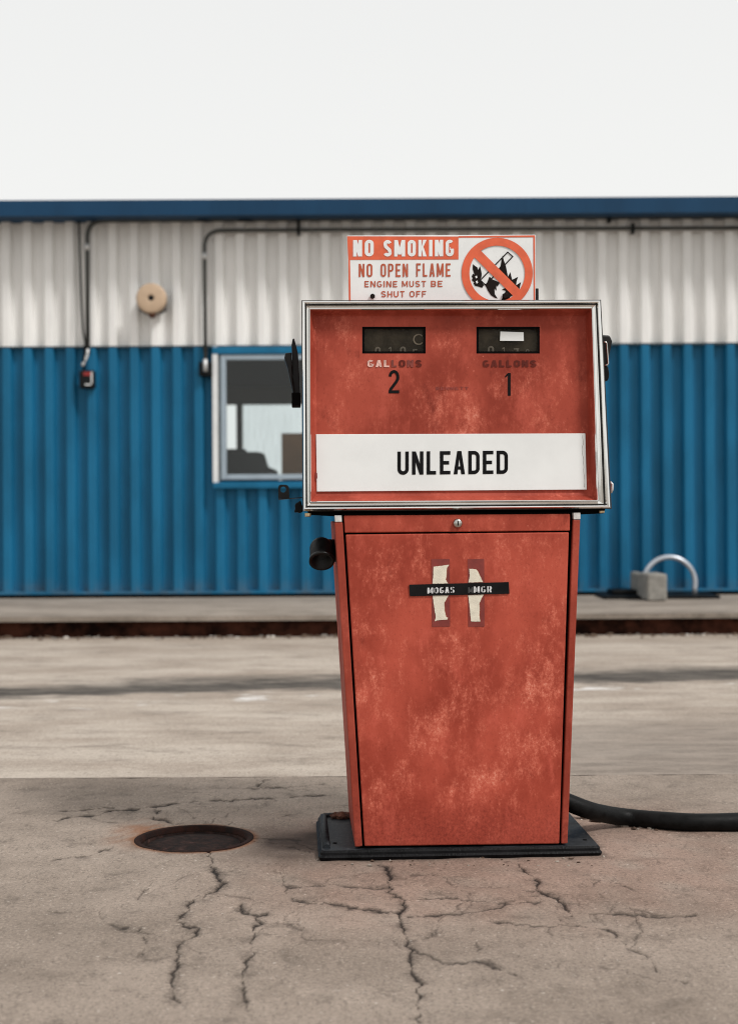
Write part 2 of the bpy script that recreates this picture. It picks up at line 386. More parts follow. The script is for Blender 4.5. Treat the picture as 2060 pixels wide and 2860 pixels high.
# pump's soft shade painted as a brown patch from the plate's end towards the cover, and a reddish dusty tint round the pump
shade_stain = np.clip(np.exp(-(((lx + .37) / .165) ** 2 + ((ly - .15) / .15) ** 2)) * (1.35 + .3 * nz), 0, 1) * .95
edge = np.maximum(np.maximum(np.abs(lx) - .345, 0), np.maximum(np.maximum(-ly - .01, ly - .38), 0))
shade_stain = np.maximum(shade_stain, np.clip(1 - edge / (.030 * (1 + .4 * nz2)), 0, 1) * .55)
tint = np.clip(np.exp(-((np.hypot(np.maximum(np.abs(lx - .15) - .35, 0), np.maximum(np.abs(ly) - .25, 0))) / .30) ** 2) * (1 + .3 * nz), 0, 1)
GZ = -.004 * crack - .05 * (dm < MR - .004) + .0012 * nz
verts = np.stack([GX, GY, GZ], -1).reshape(-1, 3)
idx = np.arange(nx * ny).reshape(ny, nx)
quads = np.stack([idx[:-1, :-1], idx[:-1, 1:], idx[1:, 1:], idx[1:, :-1]], -1).reshape(-1, 4)
# coarse surround and the back edge face
ex = np.array([(-14, -6, 0), (14, -6, 0), (14, Y0, 0), (X1, Y0, 0), (X0, Y0, 0), (-14, Y0, 0), (-14, YE, 0), (X0, YE, 0), (X1, YE, 0), (14, YE, 0), (-14, YE, -.12), (14, YE, -.12)], float)
nb = len(verts); verts = np.concatenate([verts, ex])
exf = [(0, 1, 2, 3), (0, 3, 4, 5), (5, 4, 7, 6), (3, 2, 9, 8), (6, 9, 11, 10)]
exf = [tuple(nb + i for i in f) for f in exf]
# close the 4 mm step along the dense grid's rear
me = bpy.data.meshes.new('concrete_apron')
nq = len(quads) + len(exf)
me.vertices.add(len(verts)); me.vertices.foreach_set('co', verts.ravel())
loops = np.concatenate([quads.ravel(), np.array(exf).ravel()])
me.loops.add(len(loops)); me.loops.foreach_set('vertex_index', loops)
me.polygons.add(nq); me.polygons.foreach_set('loop_start', np.arange(nq) * 4); me.polygons.foreach_set('loop_total', np.full(nq, 4))
me.update(); me.validate()
for nm, arr in (('crack', crack), ('smudge', smudge), ('rust', rust), ('shade_stain', shade_stain), ('tint', tint)):
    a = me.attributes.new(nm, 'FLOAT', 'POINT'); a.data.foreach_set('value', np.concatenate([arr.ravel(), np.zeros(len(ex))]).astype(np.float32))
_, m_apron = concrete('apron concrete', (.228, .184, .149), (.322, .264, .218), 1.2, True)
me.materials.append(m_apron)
o = bpy.data.objects.new('concrete_apron', me); COL.objects.link(o); tag(o, kind='structure')

# ---- driveway lane behind the apron
ZD = -.03
b, m_lane = concrete('lane concrete', (.320, .262, .214), (.455, .392, .332), .95, False, True)
# a dark worn seam runs along the lane, with a pale crust on its near edge
x_, y_, z_ = b.xyz()
yc = b.math('MULTIPLY_ADD', x_, .16, 7.25)
nn = b.noise(1.3, 6, .7, b.co(.6, 2.0, 1)); nf = b.noise(9, 6, .75, b.co(.5, 1.4, 1))
dd = b.math('ADD', b.math('SUBTRACT', y_, yc), b.math('MULTIPLY_ADD', nn, .9, -.45))
dd = b.math('ADD', dd, b.math('MULTIPLY_ADD', nf, .5, -.25))
band = b.math('MULTIPLY', b.mr(dd, -.42, -.24), b.mr(dd, .42, .02))
base = b.b.inputs['Base Color'].links[0].from_socket
inner = b.mix(b.mr(nf, .35, .65), (.030, .026, .023), (.115, .100, .086))
col = b.mix(b.math('MULTIPLY', band, .95), base, inner)
crust = b.math('MULTIPLY', b.math('MULTIPLY', b.mr(dd, -.70, -.58), b.mr(dd, -.40, -.50)), b.mr(b.noise(2.2, 4, .6), .5, .6))
col = b.mix(b.math('MULTIPLY', crust, .8), col, (.72, .70, .68))
# brownish damp along the far kerb and near edge shade of dust
col = b.mix(b.math('MULTIPLY', b.mr(y_, 8.9, 9.8), .35), col, (.27, .22, .175))
dirty = b.math('MULTIPLY', b.mr(x_, .35, .75), b.mr(b.math('ADD', y_, b.math('MULTIPLY_ADD', nn, 1.6, -.8)), 6.3, 5.3))
col = b.mix(b.math('MULTIPLY', dirty, .72), col, b.mix(b.mr(nf, .35, .65), (.15, .125, .105), (.27, .225, .19)))
b.l.new(col, b.b.inputs['Base Color'])
g = MB(); YK = 9.83
g.poly([(-30, YE + .001, ZD), (30, YE + .001, ZD), (30, YK + .3, ZD), (-30, YK + .3, ZD)])
tag(g.build('driveway', m_lane), kind='structure')
# ---- raised sidewalk with a rusted steel edge
_, m_sw = concrete('sidewalk concrete', (.225, .188, .154), (.345, .295, .248), .8, False, True)
g = MB(); g.box((-12, YK, ZS - .035), (12, YW + .2, ZS)); g.box((-12, YK + .085, ZD - .05), (12, YW + .19, ZS - .0355), 1)
tag(g.build('sidewalk', [m_sw, plain('rusted steel edge', (.042, .015, .009), .95, 0., .85, 7, .01, .1)]), kind='structure')

# ================================================================== BUILDING
bld = empty('metal_building', (0, YW, 0), 0, 'long low corrugated metal building, white above blue, with a navy roof edge', 'building')
def local(p): return Vector(p) - Vector((0, YW, 0))
PITCH = .1829; PH = wx(258)
def corr(mb, xa, xb, za, zb):
    """trapezoid-ribbed sheet between xa and xb; ribs stand towards the camera"""
    prof = [(-.046, 0), (-.030, 0), (.030, 0), (.052, .036), (PITCH - .052, .036)]
    pts = []
    k0 = math.floor((xa - PH) / PITCH) - 1; k1 = math.ceil((xb - PH) / PITCH) + 1
    for k in range(k0, k1 + 1):
        for px, d in ((-.036, 0), (-.024, -.005), (.024, -.005), (.036, 0), (.052, .058), (PITCH - .052, .058)): pts.append((PH + k * PITCH + px, d))
    def dep(x):
        for (a, da), (b_, db) in zip(pts[:-1], pts[1:]):
            if a <= x <= b_: return da + (db - da) * (x - a) / (b_ - a)
        return 0
    xs = [xa] + [p[0] for p in pts if xa < p[0] < xb] + [xb]
    lo = mb.vs([(x, dep(x), za) for x in xs]); hi = mb.vs([(x, dep(x), zb) for x in xs])
    for i in range(len(xs) - 1): mb.face((lo + i, lo + i + 1, hi + i + 1, hi + i))
ZB = wz(963); ZT = wz(566)
BX0, BX1 = -11.0, 11.0
WX0, WX1, WZ0, WZ1 = wx(613), wx(1010), wz(1347), wz(984)
g = MB(); corr(g, BX0, BX1, ZB, ZT); g.build('white_cladding', M['wall_white'], bld, fixn=False)
g = MB(); corr(g, BX0, wx(597), ZS + .05, ZB - .002); corr(g, WX1 + .05, BX1, ZS + .05, ZB - .002); corr(g, wx(597), WX1 + .05, ZS + .05, wz(1362))
g.build('blue_cladding', M['wall_blue'], bld, fixn=False)
g = MB(); g.box((BX0, -.006, ZB - .012), (BX1, .05, ZB + .002)); g.build('joint_trim', plain('dark joint', (.03, .055, .07), .6), bld)
g = MB(); g.box((BX0, -.012, ZS + .032), (BX1, .075, ZS + .056)); g.build('base_flashing', M['wall_blue'], bld)
g = MB(); g.box((BX0, .02, ZS + .001), (BX1, .09, ZS + .031)); g.build('base_gap', M['gap'], bld)
# fascia and roof
g = MB(); YF = -.30; fs = FPX / (YW + YF)
zf0, zf1 = CAMZ + (CY - 598) / fs, CAMZ + (CY - 554) / fs
g.box((BX0 - .2, YF, zf0), (BX1 + .2, YF + .02, zf1)); g.box((BX0 - .2, YF + .021, zf0 + .012), (BX1 + .2, .10, zf0 + .03)); 
g.build('fascia', M['fascia'], bld)
g = MB(); g.prism([(BX0 - .2, YF + .022, zf1 - .02), (BX0 - .2, 7.0, zf1 + .55), (BX0 - .2, 7.0, zf1 + .45), (BX0 - .2, YF + .022, zf1 - .09)], (BX1 - BX0 + .4, 0, 0))
g.build('roof', plain('grey metal roof', (.3, .31, .32), .5, .3), bld)
# side and rear walls, with a room behind the window
BY = 4.5
g = MB()
g.box((BX0, .09, ZS), (BX0 + .1, 7, ZT)); g.box((BX1 - .1, .09, ZS), (BX1, 7, ZT))
g.box((BX0 + .1, 6.9, ZS), (-2.4, 7.0, ZT)); g.box((.4, 6.9, ZS), (BX1 - .1, 7, ZT))
g.build('rear_wall', M['wall_white'], bld)
g = MB(); RX0, RX1 = -3.2, .5; rz1 = 2.335
ox0, ox1, oz0, oz1 = -2.3, -.10, 1.0, 2.13
g.box((RX0, BY, ZS), (ox0, BY + .1, rz1)); g.box((ox1, BY, ZS), (RX1, BY + .1, rz1)); g.box((ox0, BY, ZS), (ox1, BY + .1, oz0)); g.box((ox0, BY, oz1), (ox1, BY + .1, rz1))
g.box((-1.56, BY, oz0), (-1.49, BY + .1, oz1))
g.box((RX0 - .1, .09, ZS), (RX0, BY + .1, rz1)); g.box((RX1, .09, ZS), (RX1 + .1, BY + .1, rz1))
g.box((RX0, .076, ZS), (WX0 - .002, .11, rz1)); g.box((WX1 + .002, .076, ZS), (RX1, .10, rz1)); g.box((WX0 - .002, .076, ZS), (WX1 + .002, .10, WZ0 - .003)); g.box((WX0 - .002, .076, WZ1 + .003), (WX1 + .002, .10, rz1))
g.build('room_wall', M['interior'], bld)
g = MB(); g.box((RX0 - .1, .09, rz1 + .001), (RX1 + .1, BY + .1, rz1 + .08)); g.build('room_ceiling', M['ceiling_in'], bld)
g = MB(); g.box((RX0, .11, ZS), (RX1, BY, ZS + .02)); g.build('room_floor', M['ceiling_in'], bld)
# translucent veil added to soften the bright far opening, and a dark shelf under it
cm = bpy.data.materials.new('added sheer veil'); cm.use_nodes = True; ct = cm.node_tree
tb = ct.nodes.new('ShaderNodeBsdfTranslucent'); tb.inputs[0].default_value = (.80, .85, .88, 1); tp = ct.nodes.new('ShaderNodeBsdfTransparent'); tp.inputs[0].default_value = (.9, .94, .96, 1); cx = ct.nodes.new('ShaderNodeMixShader')
nz_ = ct.nodes.new('ShaderNodeTexNoise'); nz_.inputs['Scale'].default_value = 4; cxr = ct.nodes.new('ShaderNodeMapRange'); cxr.inputs[1].default_value = .35; cxr.inputs[2].default_value = .65; cxr.inputs[3].default_value = .75; cxr.inputs[4].default_value = .95
ct.links.new(nz_.outputs[0], cxr.inputs[0]); ct.links.new(cxr.outputs[0], cx.inputs[0]); ct.links.new(tb.outputs[0], cx.inputs[1]); ct.links.new(tp.outputs[0], cx.inputs[2]); ct.links.new(cx.outputs[0], ct.nodes['Material Output'].inputs[0])
g = MB(); n_ = 60; x0_, x1_ = -1.50, -.75
lo_ = g.vs([(x0_ + (x1_ - x0_) * k / n_, BY - .06 + .02 * math.sin(k * 1.1), 1.0) for k in range(n_ + 1)]); hi_ = g.vs([(x0_ + (x1_ - x0_) * k / n_, BY - .06 + .02 * math.sin(k * 1.1), 2.15) for k in range(n_ + 1)])
for k in range(n_): g.face((lo_ + k, lo_ + k + 1, hi_ + k + 1, hi_ + k), 0, True)
g.build('added_curtain', cm, bld)
# window
win = empty('window', (0, 0, 0)); win.parent = bld
fw = .042
def fr(x0, x1, z0, z1, w_, y0, y1, mb):
    mb.box((x0, y0, z0), (x0 + w_, y1, z1)); mb.box((x1 - w_, y0, z0), (x1, y1, z1)); mb.box((x0 + w_, y0, z0), (x1 - w_, y1, z0 + w_)); mb.box((x0 + w_, y0, z1 - w_), (x1 - w_, y1, z1))
g = MB(); fr(wx(619), WX1 - .02, wz(1338), wz(989), .045, -.022, .04, g); g.box((wx(872), -.012, wz(1322)), (wx(886), .03, wz(1005)))
g.build('frame', M['frame'], win, .006)
g = MB(); g.box((wx(596), -.03, wz(1347)), (wx(611), .03, wz(966))); g.build('jamb_trim', M['framewhite'], win, .004)
g = MB(); g.box((wx(611) + .002, -.010, wz(1345)), (wx(619) - .001, .05, wz(985))); g.build('jamb_gap', plain('shaded jamb', (.10, .12, .13), .7), win)
g = MB(); g.box((wx(596), -.035, wz(988) + .002), (WX1 + .05, .04, ZB - .014)); g.build('head_flashing', M['wall_blue'], win, .004)
g = MB(); g.prism([(wx(597), -.05, wz(1362)), (wx(597), .04, wz(1362)), (wx(597), .04, wz(1340)), (wx(597), -.05, wz(1347))], (WX1 + .05 - wx(597), 0, 0)); g.build('sill', M['wall_blue'], win, .004)
g = MB(); g.box((wx(633), .004, wz(1324)), (WX1 - .06, .010, wz(1003))); g.build('pane', M['glass'], win)
# things on a counter inside the window
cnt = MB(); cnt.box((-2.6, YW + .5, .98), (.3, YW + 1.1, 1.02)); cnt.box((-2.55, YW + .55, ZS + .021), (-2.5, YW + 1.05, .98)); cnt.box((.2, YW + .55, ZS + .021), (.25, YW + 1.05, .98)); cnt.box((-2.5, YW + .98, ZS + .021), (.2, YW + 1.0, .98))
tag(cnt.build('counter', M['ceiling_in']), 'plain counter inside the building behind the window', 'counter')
g = MB(); p = at_y(786, 1210, YW + .62)
g.box((p.x, YW + .62, 1.021), (p.x + .55, YW + 1.0, p.z)); g.box((p.x + .27, YW + .6185, 1.1), (p.x + .30, YW + .6195, p.z - .002))
tag(g.build('cardboard_box', M['cardboard'], None, .006), 'brown cardboard box standing inside the window', 'box')
g = MB(); p0 = at_y(644, 1262, YW + .7); p1 = at_y(734, 1262, YW + .7); p2 = at_y(755, 1303, YW + .7)
g.prism([(p0.x - .12, YW + .7, 1.021), (p2.x + .09, YW + .7, 1.021), (p2.x + .05, YW + .7, p2.z - .03), (p1.x + .035, YW + .7, p2.z), (p1.x, YW + .7, p0.z - .01), (p1.x - .06, YW + .7, p0.z), (p0.x - .12, YW + .7, p0.z)], (0, .25, 0)); g.box((p0.x - .07, YW + .72, p0.z - .008), (p1.x - .16, YW + .9, p0.z + .028))
tag(g.build('office_machine', M['darkbox'], None, .045, 4), 'low dark office machine sitting inside the window', 'machine')

# ---- conduits on the wall
YC = YW - .045
def conduit(name, path, rad, label, straps, fit):
    rt = empty(name, path[0], 0, label, 'conduit', 'conduits on the upper wall')
    q = [Vector(p) - Vector(path[0]) for p in path]
    g = MB(); g.tube(arc_path(q, .15, 10), rad, 14); g.build('pipe', M['conduit'], rt)
    for sx, sy in straps:
        p = at_y(sx, sy, YC) - Vector(path[0]); g = MB(); g.box((p.x - .013, p.y - rad - .006, p.z - .045), (p.x + .013, p.y + .04, p.z + .045)); g.build('strap', M['boxblack'], rt, .004)
    for sx, sy in fit:
        p = at_y(sx, sy, YC) - Vector(path[0]); g = MB(); g.tube([p + Vector((0, 0, -.028)), p + Vector((0, 0, .028))], rad * 1.45, 14); g.build('coupling', M['galv'], rt)
    return rt
c1 = conduit('conduit', [at_y(2150, 604, YC), at_y(1030, 611, YC), at_y(244, 616, YC), at_y(246, 990, YC)], .0195, 'upper grey conduit along the eave, turning down at its left end',
        [(833, 613), (1700, 607)], [(243.5, 690)])
for sx in (570, 686):
    p = at_y(sx, 609, YC) - c1.location; g = MB(); g.box((p.x - .06, p.y - .03, p.z - .03), (p.x + .06, p.y + .02, p.z + .022)); g.build('clip', M['boxblack'], c1, .004)  # plain dark blocks at two spots along the pipe
c2 = conduit('conduit', [at_y(2150, 636, YC), at_y(1030, 641, YC), at_y(571, 644, YC), at_y(574, 1020, YC)], .0165, 'lower grey conduit dropping to a black junction box beside the window',
        [(833, 642), (1766, 638)], [(571.5, 715)])
g = MB(); p = at_y(574, 1030, YW - .03); g.box((p.x - .055, YW - .055, p.z - .065), (p.x + .055, YW + .03, p.z + .06)); 
jb = g.build('junction_box', M['boxblack'], None, .012); tag(jb, 'black junction box below the conduit beside the window', 'electrical box')
g = MB(); p = at_y(574, 1020, YW - .062); g.tube([p + Vector((0, -.012, -.055)), p + Vector((0, -.012, .05))], .019, 12); g.build('connector', M['galv'], jb)
# switch at the left edge
p = at_y(247, 1060, YW - .05)
sw = empty('switch_box', (p.x, p.y, p.z), 0, 'black switch box with a red label hanging at the far left of the blue wall', 'electrical box')
g = MB(); g.box((-.075, -.03, -.078), (.058, .05, .078)); g.build('housing', M['boxblack'], sw, .018)
g = MB(); g.box((-.035, -.0335, .030), (.030, -.0305, .062)); g.build('red_label', M['redmark'], sw)
g = MB(); g.box((.030, -.0335, -.035), (.041, -.0305, .062)); g.box((-.022, -.0335, -.052), (.030, -.0305, -.040)); g.build('white_mark', M['framewhite'], sw)
pa = [at_y(221, 604, YC + .02), at_y(223, 700, YC - .02), at_y(228, 850, YC - .03), at_y(233, 930, YC - .06), at_y(240, 960, YC - .06), at_y(233, 1000, YC - .04), at_y(236, 1045, YC)]
g = MB(); g.tube(arc_path(pa, .1, 8), .009, 10); tag(g.build('power_cord', M['black']), 'black power cord running down to the red labelled switch box', 'cord')
pa = [at_y(246, 975, YC - .01), at_y(244, 995, YC - .01), at_y(236, 1008, YC - .02), at_y(231, 1022, YC - .03)]
g = MB(); g.tube(arc_path(pa, .05, 8), .014, 12); g.build('whip', M['galv'], None); whip = bpy.data.objects['whip']; whip.name = 'flexible_pipe'; tag(whip, 'short pale flexible pipe below the left conduit', 'pipe')

# ---- alarm bell
pb = at_y(421.5, 832, YW - .17)
bell = empty('alarm_bell', (pb.x, pb.y, pb.z), 0, 'round tan alarm bell with a dark centre mounted on the white wall', 'bell')
g = MB(); Rb = 42.5 * (YW - .17) / FPX
g.lathe([(.0255, .02), (.0255, .004), (.0275, .0005), (.035, 0), (Rb * .5, .002), (Rb * .86, .006), (Rb * .93, .009), (Rb * .975, .015), (Rb, .026), (Rb * 1.0, .062), (Rb * .97, .062), (Rb * .96, .03)], (0, 0, 0), (0, 1, 0), 56); g.build('gong', M['tan'], bell)
g = MB(); g.lathe([(0, .006), (.020, .006), (.0245, .010), (.0245, .03)], (0, 0, 0), (0, 1, 0), 20); g.build('nut', M['blackmetal'], bell)
g = MB(); g.box((-.085, .07, -.12), (.085, .17, .09)); g.box((-.118, .10, -.10), (.118, .166, .04)); g.build('backbox', plain('bell box', (.09, .08, .075), .6), bell, .02)
g = MB(); g.lathe([(.03, .0), (.034, .02), (.02, .045), (.0, .05)], (.004, .05, -Rb + .012), (0, 0, -1), 16); g.build('striker', M['rustbit'], bell)

# ---- blocks, hoop and mat at the right end of the sidewalk
def block(px0, px1, py0, py1, Y, d, label):
    a = at_y(px0, py1, Y); b_ = at_y(px1, py0, Y); g = MB(); g.box((a.x, Y, ZS + .001), (b_.x, Y + d, b_.z))
    return tag(g.build('concrete_block', M['blockgrey'], None, .018, 3), label, 'block', 'concrete blocks by the wall')
block(1783, 1803, 1601, 1680, 11.55, .38, 'narrow grey concrete block behind the pale hoop at the wall foot')
block(1807, 1862, 1603, 1690, 11.15, .36, 'wider grey concrete block in front of the pale hoop at the wall foot')
hc = at_y(1868, 1628, 11.5); pts = []
rh = 72 / FPX * 11.5
for k in range(0, 41):
    a = math.pi * (1.06 - 1.12 * k / 40); pts.append((hc.x + rh * math.cos(a), 11.535 - .03 + .0 * k, hc.z + rh * math.sin(a)))
pts = [(pts[0][0], 11.505, ZS + .03)] + pts + [(pts[-1][0], 11.505, ZS + .03)]
g = MB(); g.tube(pts, .021, 12); tag(g.build('metal_hoop', M['hoop']), 'pale curved metal hoop rising between the grey concrete blocks', 'hoop')
a = at_z(1702, 1680, ZS); g = MB(); g.box((a.x, 11.42, ZS + .001), (a.x + .95, 11.93, ZS + .028)); g.box((a.x + .1, 11.62, ZS + .0285), (a.x + .5, 11.9, ZS + .065))
tag(g.build('rubber_mat', M['black'], None, .01), 'folded black rubber mat lying at the wall foot beside the blocks', 'mat')

# ---- rubble and debris along the sidewalk edge
def pebble(mb, c, s, mi=0):
    t = (1 + 5 ** .5) / 2
    vs = [(-1, t, 0), (1, t, 0), (-1, -t, 0), (1, -t, 0), (0, -1, t), (0, 1, t), (0, -1, -t), (0, 1, -t), (t, 0, -1), (t, 0, 1), (-t, 0, -1), (-t, 0, 1)]
    fs_ = [(0,11,5),(0,5,1),(0,1,7),(0,7,10),(0,10,11),(1,5,9),(5,11,4),(11,10,2),(10,7,6),(7,1,8),(3,9,4),(3,4,2),(3,2,6),(3,6,8),(3,8,9),(4,9,5),(2,4,11),(6,2,10),(8,6,7),(9,8,1)]
    rot = Matrix.Rotation(random.uniform(0, 6), 3, 'Z') @ Matrix.Rotation(random.uniform(0, 6), 3, 'X')
    sc = (random.uniform(.6, 1.5), random.uniform(.6, 1.2), random.uniform(.4, .8))
    b_ = len(mb.v); M3 = Matrix.Diagonal(sc)
    mb.v += [tuple(Vector(c) + M3 @ (rot @ (Vector(v) * s * .5 * random.uniform(.75, 1.2)))) for v in vs]
    for f in fs_: mb.face([b_ + i for i in f], mi)
g = MB()
for i in range(430):
    x = random.uniform(-3.4, 3.4); y = YK + .07 - abs(random.gauss(0, .09)); s = abs(random.gauss(.005, .007)) + .004
    pebble(g, (x, y, ZD + s * .3), s, random.choice([0, 0, 0, 0, 0, 1, 1, 2]))
tag(g.build('gravel', [plain('brown grit', (.12, .08, .055), .95), plain('grey grit', (.26, .23, .20), .95), plain('pale grit', (.55, .50, .45), .95)]), 'loose brown and grey grit lying along the sidewalk edge', 'gravel', kind='stuff')

# ---- manhole cover
mh = empty('manhole_cover', (MH.x, MH.y, 0), 0, 'round rusty dark iron cover set in the cracked concrete', 'manhole cover')
m_iron = NB('rusty dark iron'); n1 = m_iron.noise(40, 6, .7); n2 = m_iron.noise(9, 4)
c = m_iron.mix(m_iron.mr(n1, .4, .7), (.008, .0038, .003), (.034, .015, .011)); c = m_iron.mix(m_iron.math('MULTIPLY', m_iron.mr(n1, .6, .75), m_iron.mr(n2, .4, .6)), c, (.09, .052, .048))
m_iron.bump(n1, .004); m_iron = m_iron.out(c, .8, 0., .15)
g = MB(); g.lathe([(MR + .001, -.01), (MR + .001, .0005), (MR - .004, .002), (MR - .014, .0005), (MR - .018, -.012)], (0, 0, 0), (0, 0, 1), 72); g.build('rim', plain('rust brown rim', (.016, .0055, .0035), .85, 0., .6, 30, .002, .15), mh)
g = MB(); g.lathe([(0, -.012), (.02, -.0115), (MR * .5, -.012), (MR - .034, -.015), (MR - .032, -.026), (MR - .024, -.027), (MR - .0215, -.012), (MR - .0185, -.013)], (0, 0, 0), (0, 0, 1), 72)
g.build('lid', m_iron, mh)

# ================================================================== THE PUMP
pump = empty('fuel_pump', PORG, ROT, 'old faded red twin fuel pump with a chrome framed head and white fuel label', 'fuel pump')
def P3(pts, dep): return [F(x, y, dep) for x, y in pts]
def slab(name, pts, d0, d1, mat, parent=pump, bevel=0, seg=2):
    g = MB(); g.prism(P3(pts, d0), (0, d1 - d0, 0)); return g.build(name, mat, parent, bevel, seg)
def zm(ox, oy, s): return lambda x, y: (ox + x / s, oy + y / s)
Z3 = zm(820, 820, 1.8156); Z4 = zm(820, 1400, 1.8156); ZSG = zm(960, 640, 2.918); ZL = zm(760, 900, 3.778); ZR = zm(1560, 820, 3.436); ZD4 = zm(980, 880, 2.918); ZLB = zm(1120, 1540, 4.806); ZE = zm(840, 1400, 6.808)
def bp(p, r, dep): return (tuple(F(p[0], p[1], dep)), r)
m_door = red_paint('faded red door paint', [bp((1180, 1800), .0, .01)][:0] + [bp(q, r, .01) for q, r in
   (((1050, 1920), .10), ((1270, 1830), .13), ((1500, 1880), .15), ((1560, 1760), .08), ((1090, 2220), .11), ((1330, 2200), .16), ((1210, 2040), .12), ((1470, 2080), .12), ((1400, 1560), .08), ((1080, 1580), .06), ((1300, 1960), .12))])
m_head = red_paint('faded red head paint', [bp(q, r, .03) for q, r in
   (((1250, 1130), .10), ((1240, 960), .06), ((1480, 1080), .11), ((1590, 1060), .08), ((1500, 1180), .07), ((1300, 1190), .10), ((960, 920), .06), ((1000, 1040), .07), ((930, 1150), .06))], .86, .72)
DB = .385   # depth of the pump
# -- base plate
plate_o = [F(1680, 2385, -.012), F(893, 2396, -.012)]
zt = .024
xl, xr = F(899, 2372, -.004).x, F(1671, 2358, -.004).x
def rrect(x0, x1, y0, y1, r, z, n=5):
    o_ = []
    for cx_, cy_, a0 in ((x1 - r, y0 + r, -90), (x1 - r, y1 - r, 0), (x0 + r, y1 - r, 90), (x0 + r, y0 + r, 180)):
        for k in range(n + 1):
            a = R(a0 + 90 * k / n); o_.append((cx_ + r * math.cos(a), cy_ + r * math.sin(a), z))
    return o_
m_plate = NB('worn dark plate'); n1 = m_plate.noise(14, 6, .7); n2 = m_plate.noise(120, 4, .7)
c = m_plate.mix(m_plate.mr(n1, .35, .7), (.007, .008, .0095), (.027, .031, .036)); c = m_plate.mix(m_plate.math('MULTIPLY', m_plate.mr(n2, .58, .72), .5), c, (.17, .17, .17))
m_plate = m_plate.out(c, m_plate.mr(n1, .3, .7, .35, .55), 0., .14)
g = MB(); rings = [rrect(xl - .006, xr + .006, -.010, .392, .012, .000), rrect(xl - .009, xr + .009, -.013, .395, .014, .008), rrect(xl - .004, xr + .004, -.009, .391, .012, .013), rrect(xl - .004, xr + .004, -.008, .390, .012, .019), rrect(xl, xr, -.004, .386, .010, zt)]
bs = [g.vs(r) for r in rings]; n = len(rings[0])
for a, b_ in zip(bs[:-1], bs[1:]):
    for j in range(n): j2 = (j + 1) % n; g.face((a + j, a + j2, b_ + j2, b_ + j), 1)
g.face(range(bs[-1], bs[-1] + n))
# raised rolled rib at the left end of the tray
g.build('base_plate', [m_plate, plain('shaded plate edge', (.004, .004, .0045), .4, 0., .6, 30, .001, .1)], pump)  # edge coloured darker than the top for its under-lit front
g = MB(); g.tube([Vector((xl + .012, .02, zt)), Vector((xl + .010, .372, zt)), Vector((xl + .03, .380, zt)), Vector((xl + .12, .380, zt))], .010, 10); g.build('plate_lip', m_plate, pump)
for hx, hy in ((935, 2355), (1632, 2346)):
    p = F(hx, hy, 0); w_ = at_z(hx, hy, zt) - PORG; lx_, ly_ = w_.dot(PX_), w_.dot(PB_)
    g = MB(); g.lathe([(0, .0015), (.005, .0012), (.0062, .0002)], (lx_, ly_, zt), (0, 0, 1), 14); g.build('plate_bolt', M['gap'], pump)
g = MB()
for i in range(14): pebble(g, (xl + .03 + random.uniform(0, .05), .355 + random.uniform(-.012, .012), zt + .006), random.uniform(.008, .02))
g.build('rust_scale', M['rustbit'], pump)
# -- pedestal
slab('pedestal_core', [(950, 1434), (1606, 1430), (1570, 2356), (1003, 2364)], .022, DB - .01, M['gap'])
slab('corner_post', [(934, 1458.5), (956.5, 1458.5), (1011.5, 2364), (991, 2366)], .004, DB, M['red_side'], bevel=.0025)
slab('corner_post', [(1600, 1451), (1619.5, 1451), (1584, 2356), (1566.5, 2357)], .004, DB, M['red_side'], bevel=.0025)
slab('post_cap', [(934, 1439.5), (954, 1439.5), (954.5, 1458), (936, 1458.3)], .003, .05, M['cap_white'], bevel=.0015)
slab('post_cap', [(1600.5, 1432), (1620, 1431.5), (1619.7, 1450.5), (1601, 1450.8)], .003, .05, M['cap_white'], bevel=.0015)
slab('upper_panel', [(960, 1440), (1591, 1435), (1590.5, 1482.5), (962.5, 1488)], .006, .03, m_door, bevel=.0025)
door = slab('door', [(965, 1493), (1588, 1486.5), (1561, 2357), (1017.5, 2364)], .006, .03, m_door, bevel=.003)
# lock
lk = MB(); p = F(1277, 1461.5, .006)
lk.lathe([(0, -.010), (.0085, -.010), (.0105, -.008), (.0118, -.003), (.0122, 0)], p, (0, 1, 0), 28); lock = lk.build('lock', M['steel'], pump)
g = MB(); g.box((p.x - .0014, p.y - .0108, p.z - .0055), (p.x + .0014, p.y - .0102, p.z + .0055)); g.build('keyhole', M['gap'], lock)
# -- door labels
DF = .006
for xs in ((1204, 1255), (1305, 1351)):
    g = MB(); g.poly(P3([(xs[0], 1561.5), (xs[1], 1561), (xs[1] + 1, 1750), (xs[0] + 2, 1750.5)], DF - .0008)); g.build('label_ghost', M['ghost'], door)
def torn(pts, dep=DF - .0016):
    q = [ZLB(*p) for p in pts]; c = Vector((sum(a for a, _ in q) / len(q), sum(b_ for _, b_ in q) / len(q)))
    q2 = []
    for i in range(len(q)):
        a, b_ = q[i], q[(i + 1) % len(q)]; L_ = math.hypot(b_[0] - a[0], b_[1] - a[1]); n_ = max(1, int(L_ / 3))
        for k in range(n_):
            t = k / n_; j = .45 if L_ > 6 and k else 0
            q2.append((a[0] + (b_[0] - a[0]) * t + random.uniform(-j, j), a[1] + (b_[1] - a[1]) * t + random.uniform(-j, j)))
    g = MB(); bdr = [(c.x + (x - c.x) * 1.0 + .9 * (1 if x > c.x else 0), c.y + (y - c.y) * 1.012) for x, y in q2]
    g.prism(P3(bdr, dep + .0004), (0, .0005, 0), 1); g.prism(P3(q2, dep), (0, .0003, 0), 0)
    return g.build('torn_paper', [M['paper'], M['paper_edge']], door)
torn([(432,205),(560,190),(640,180),(610,230),(605,330),(595,380),(625,430),(420,432),(430,300)])
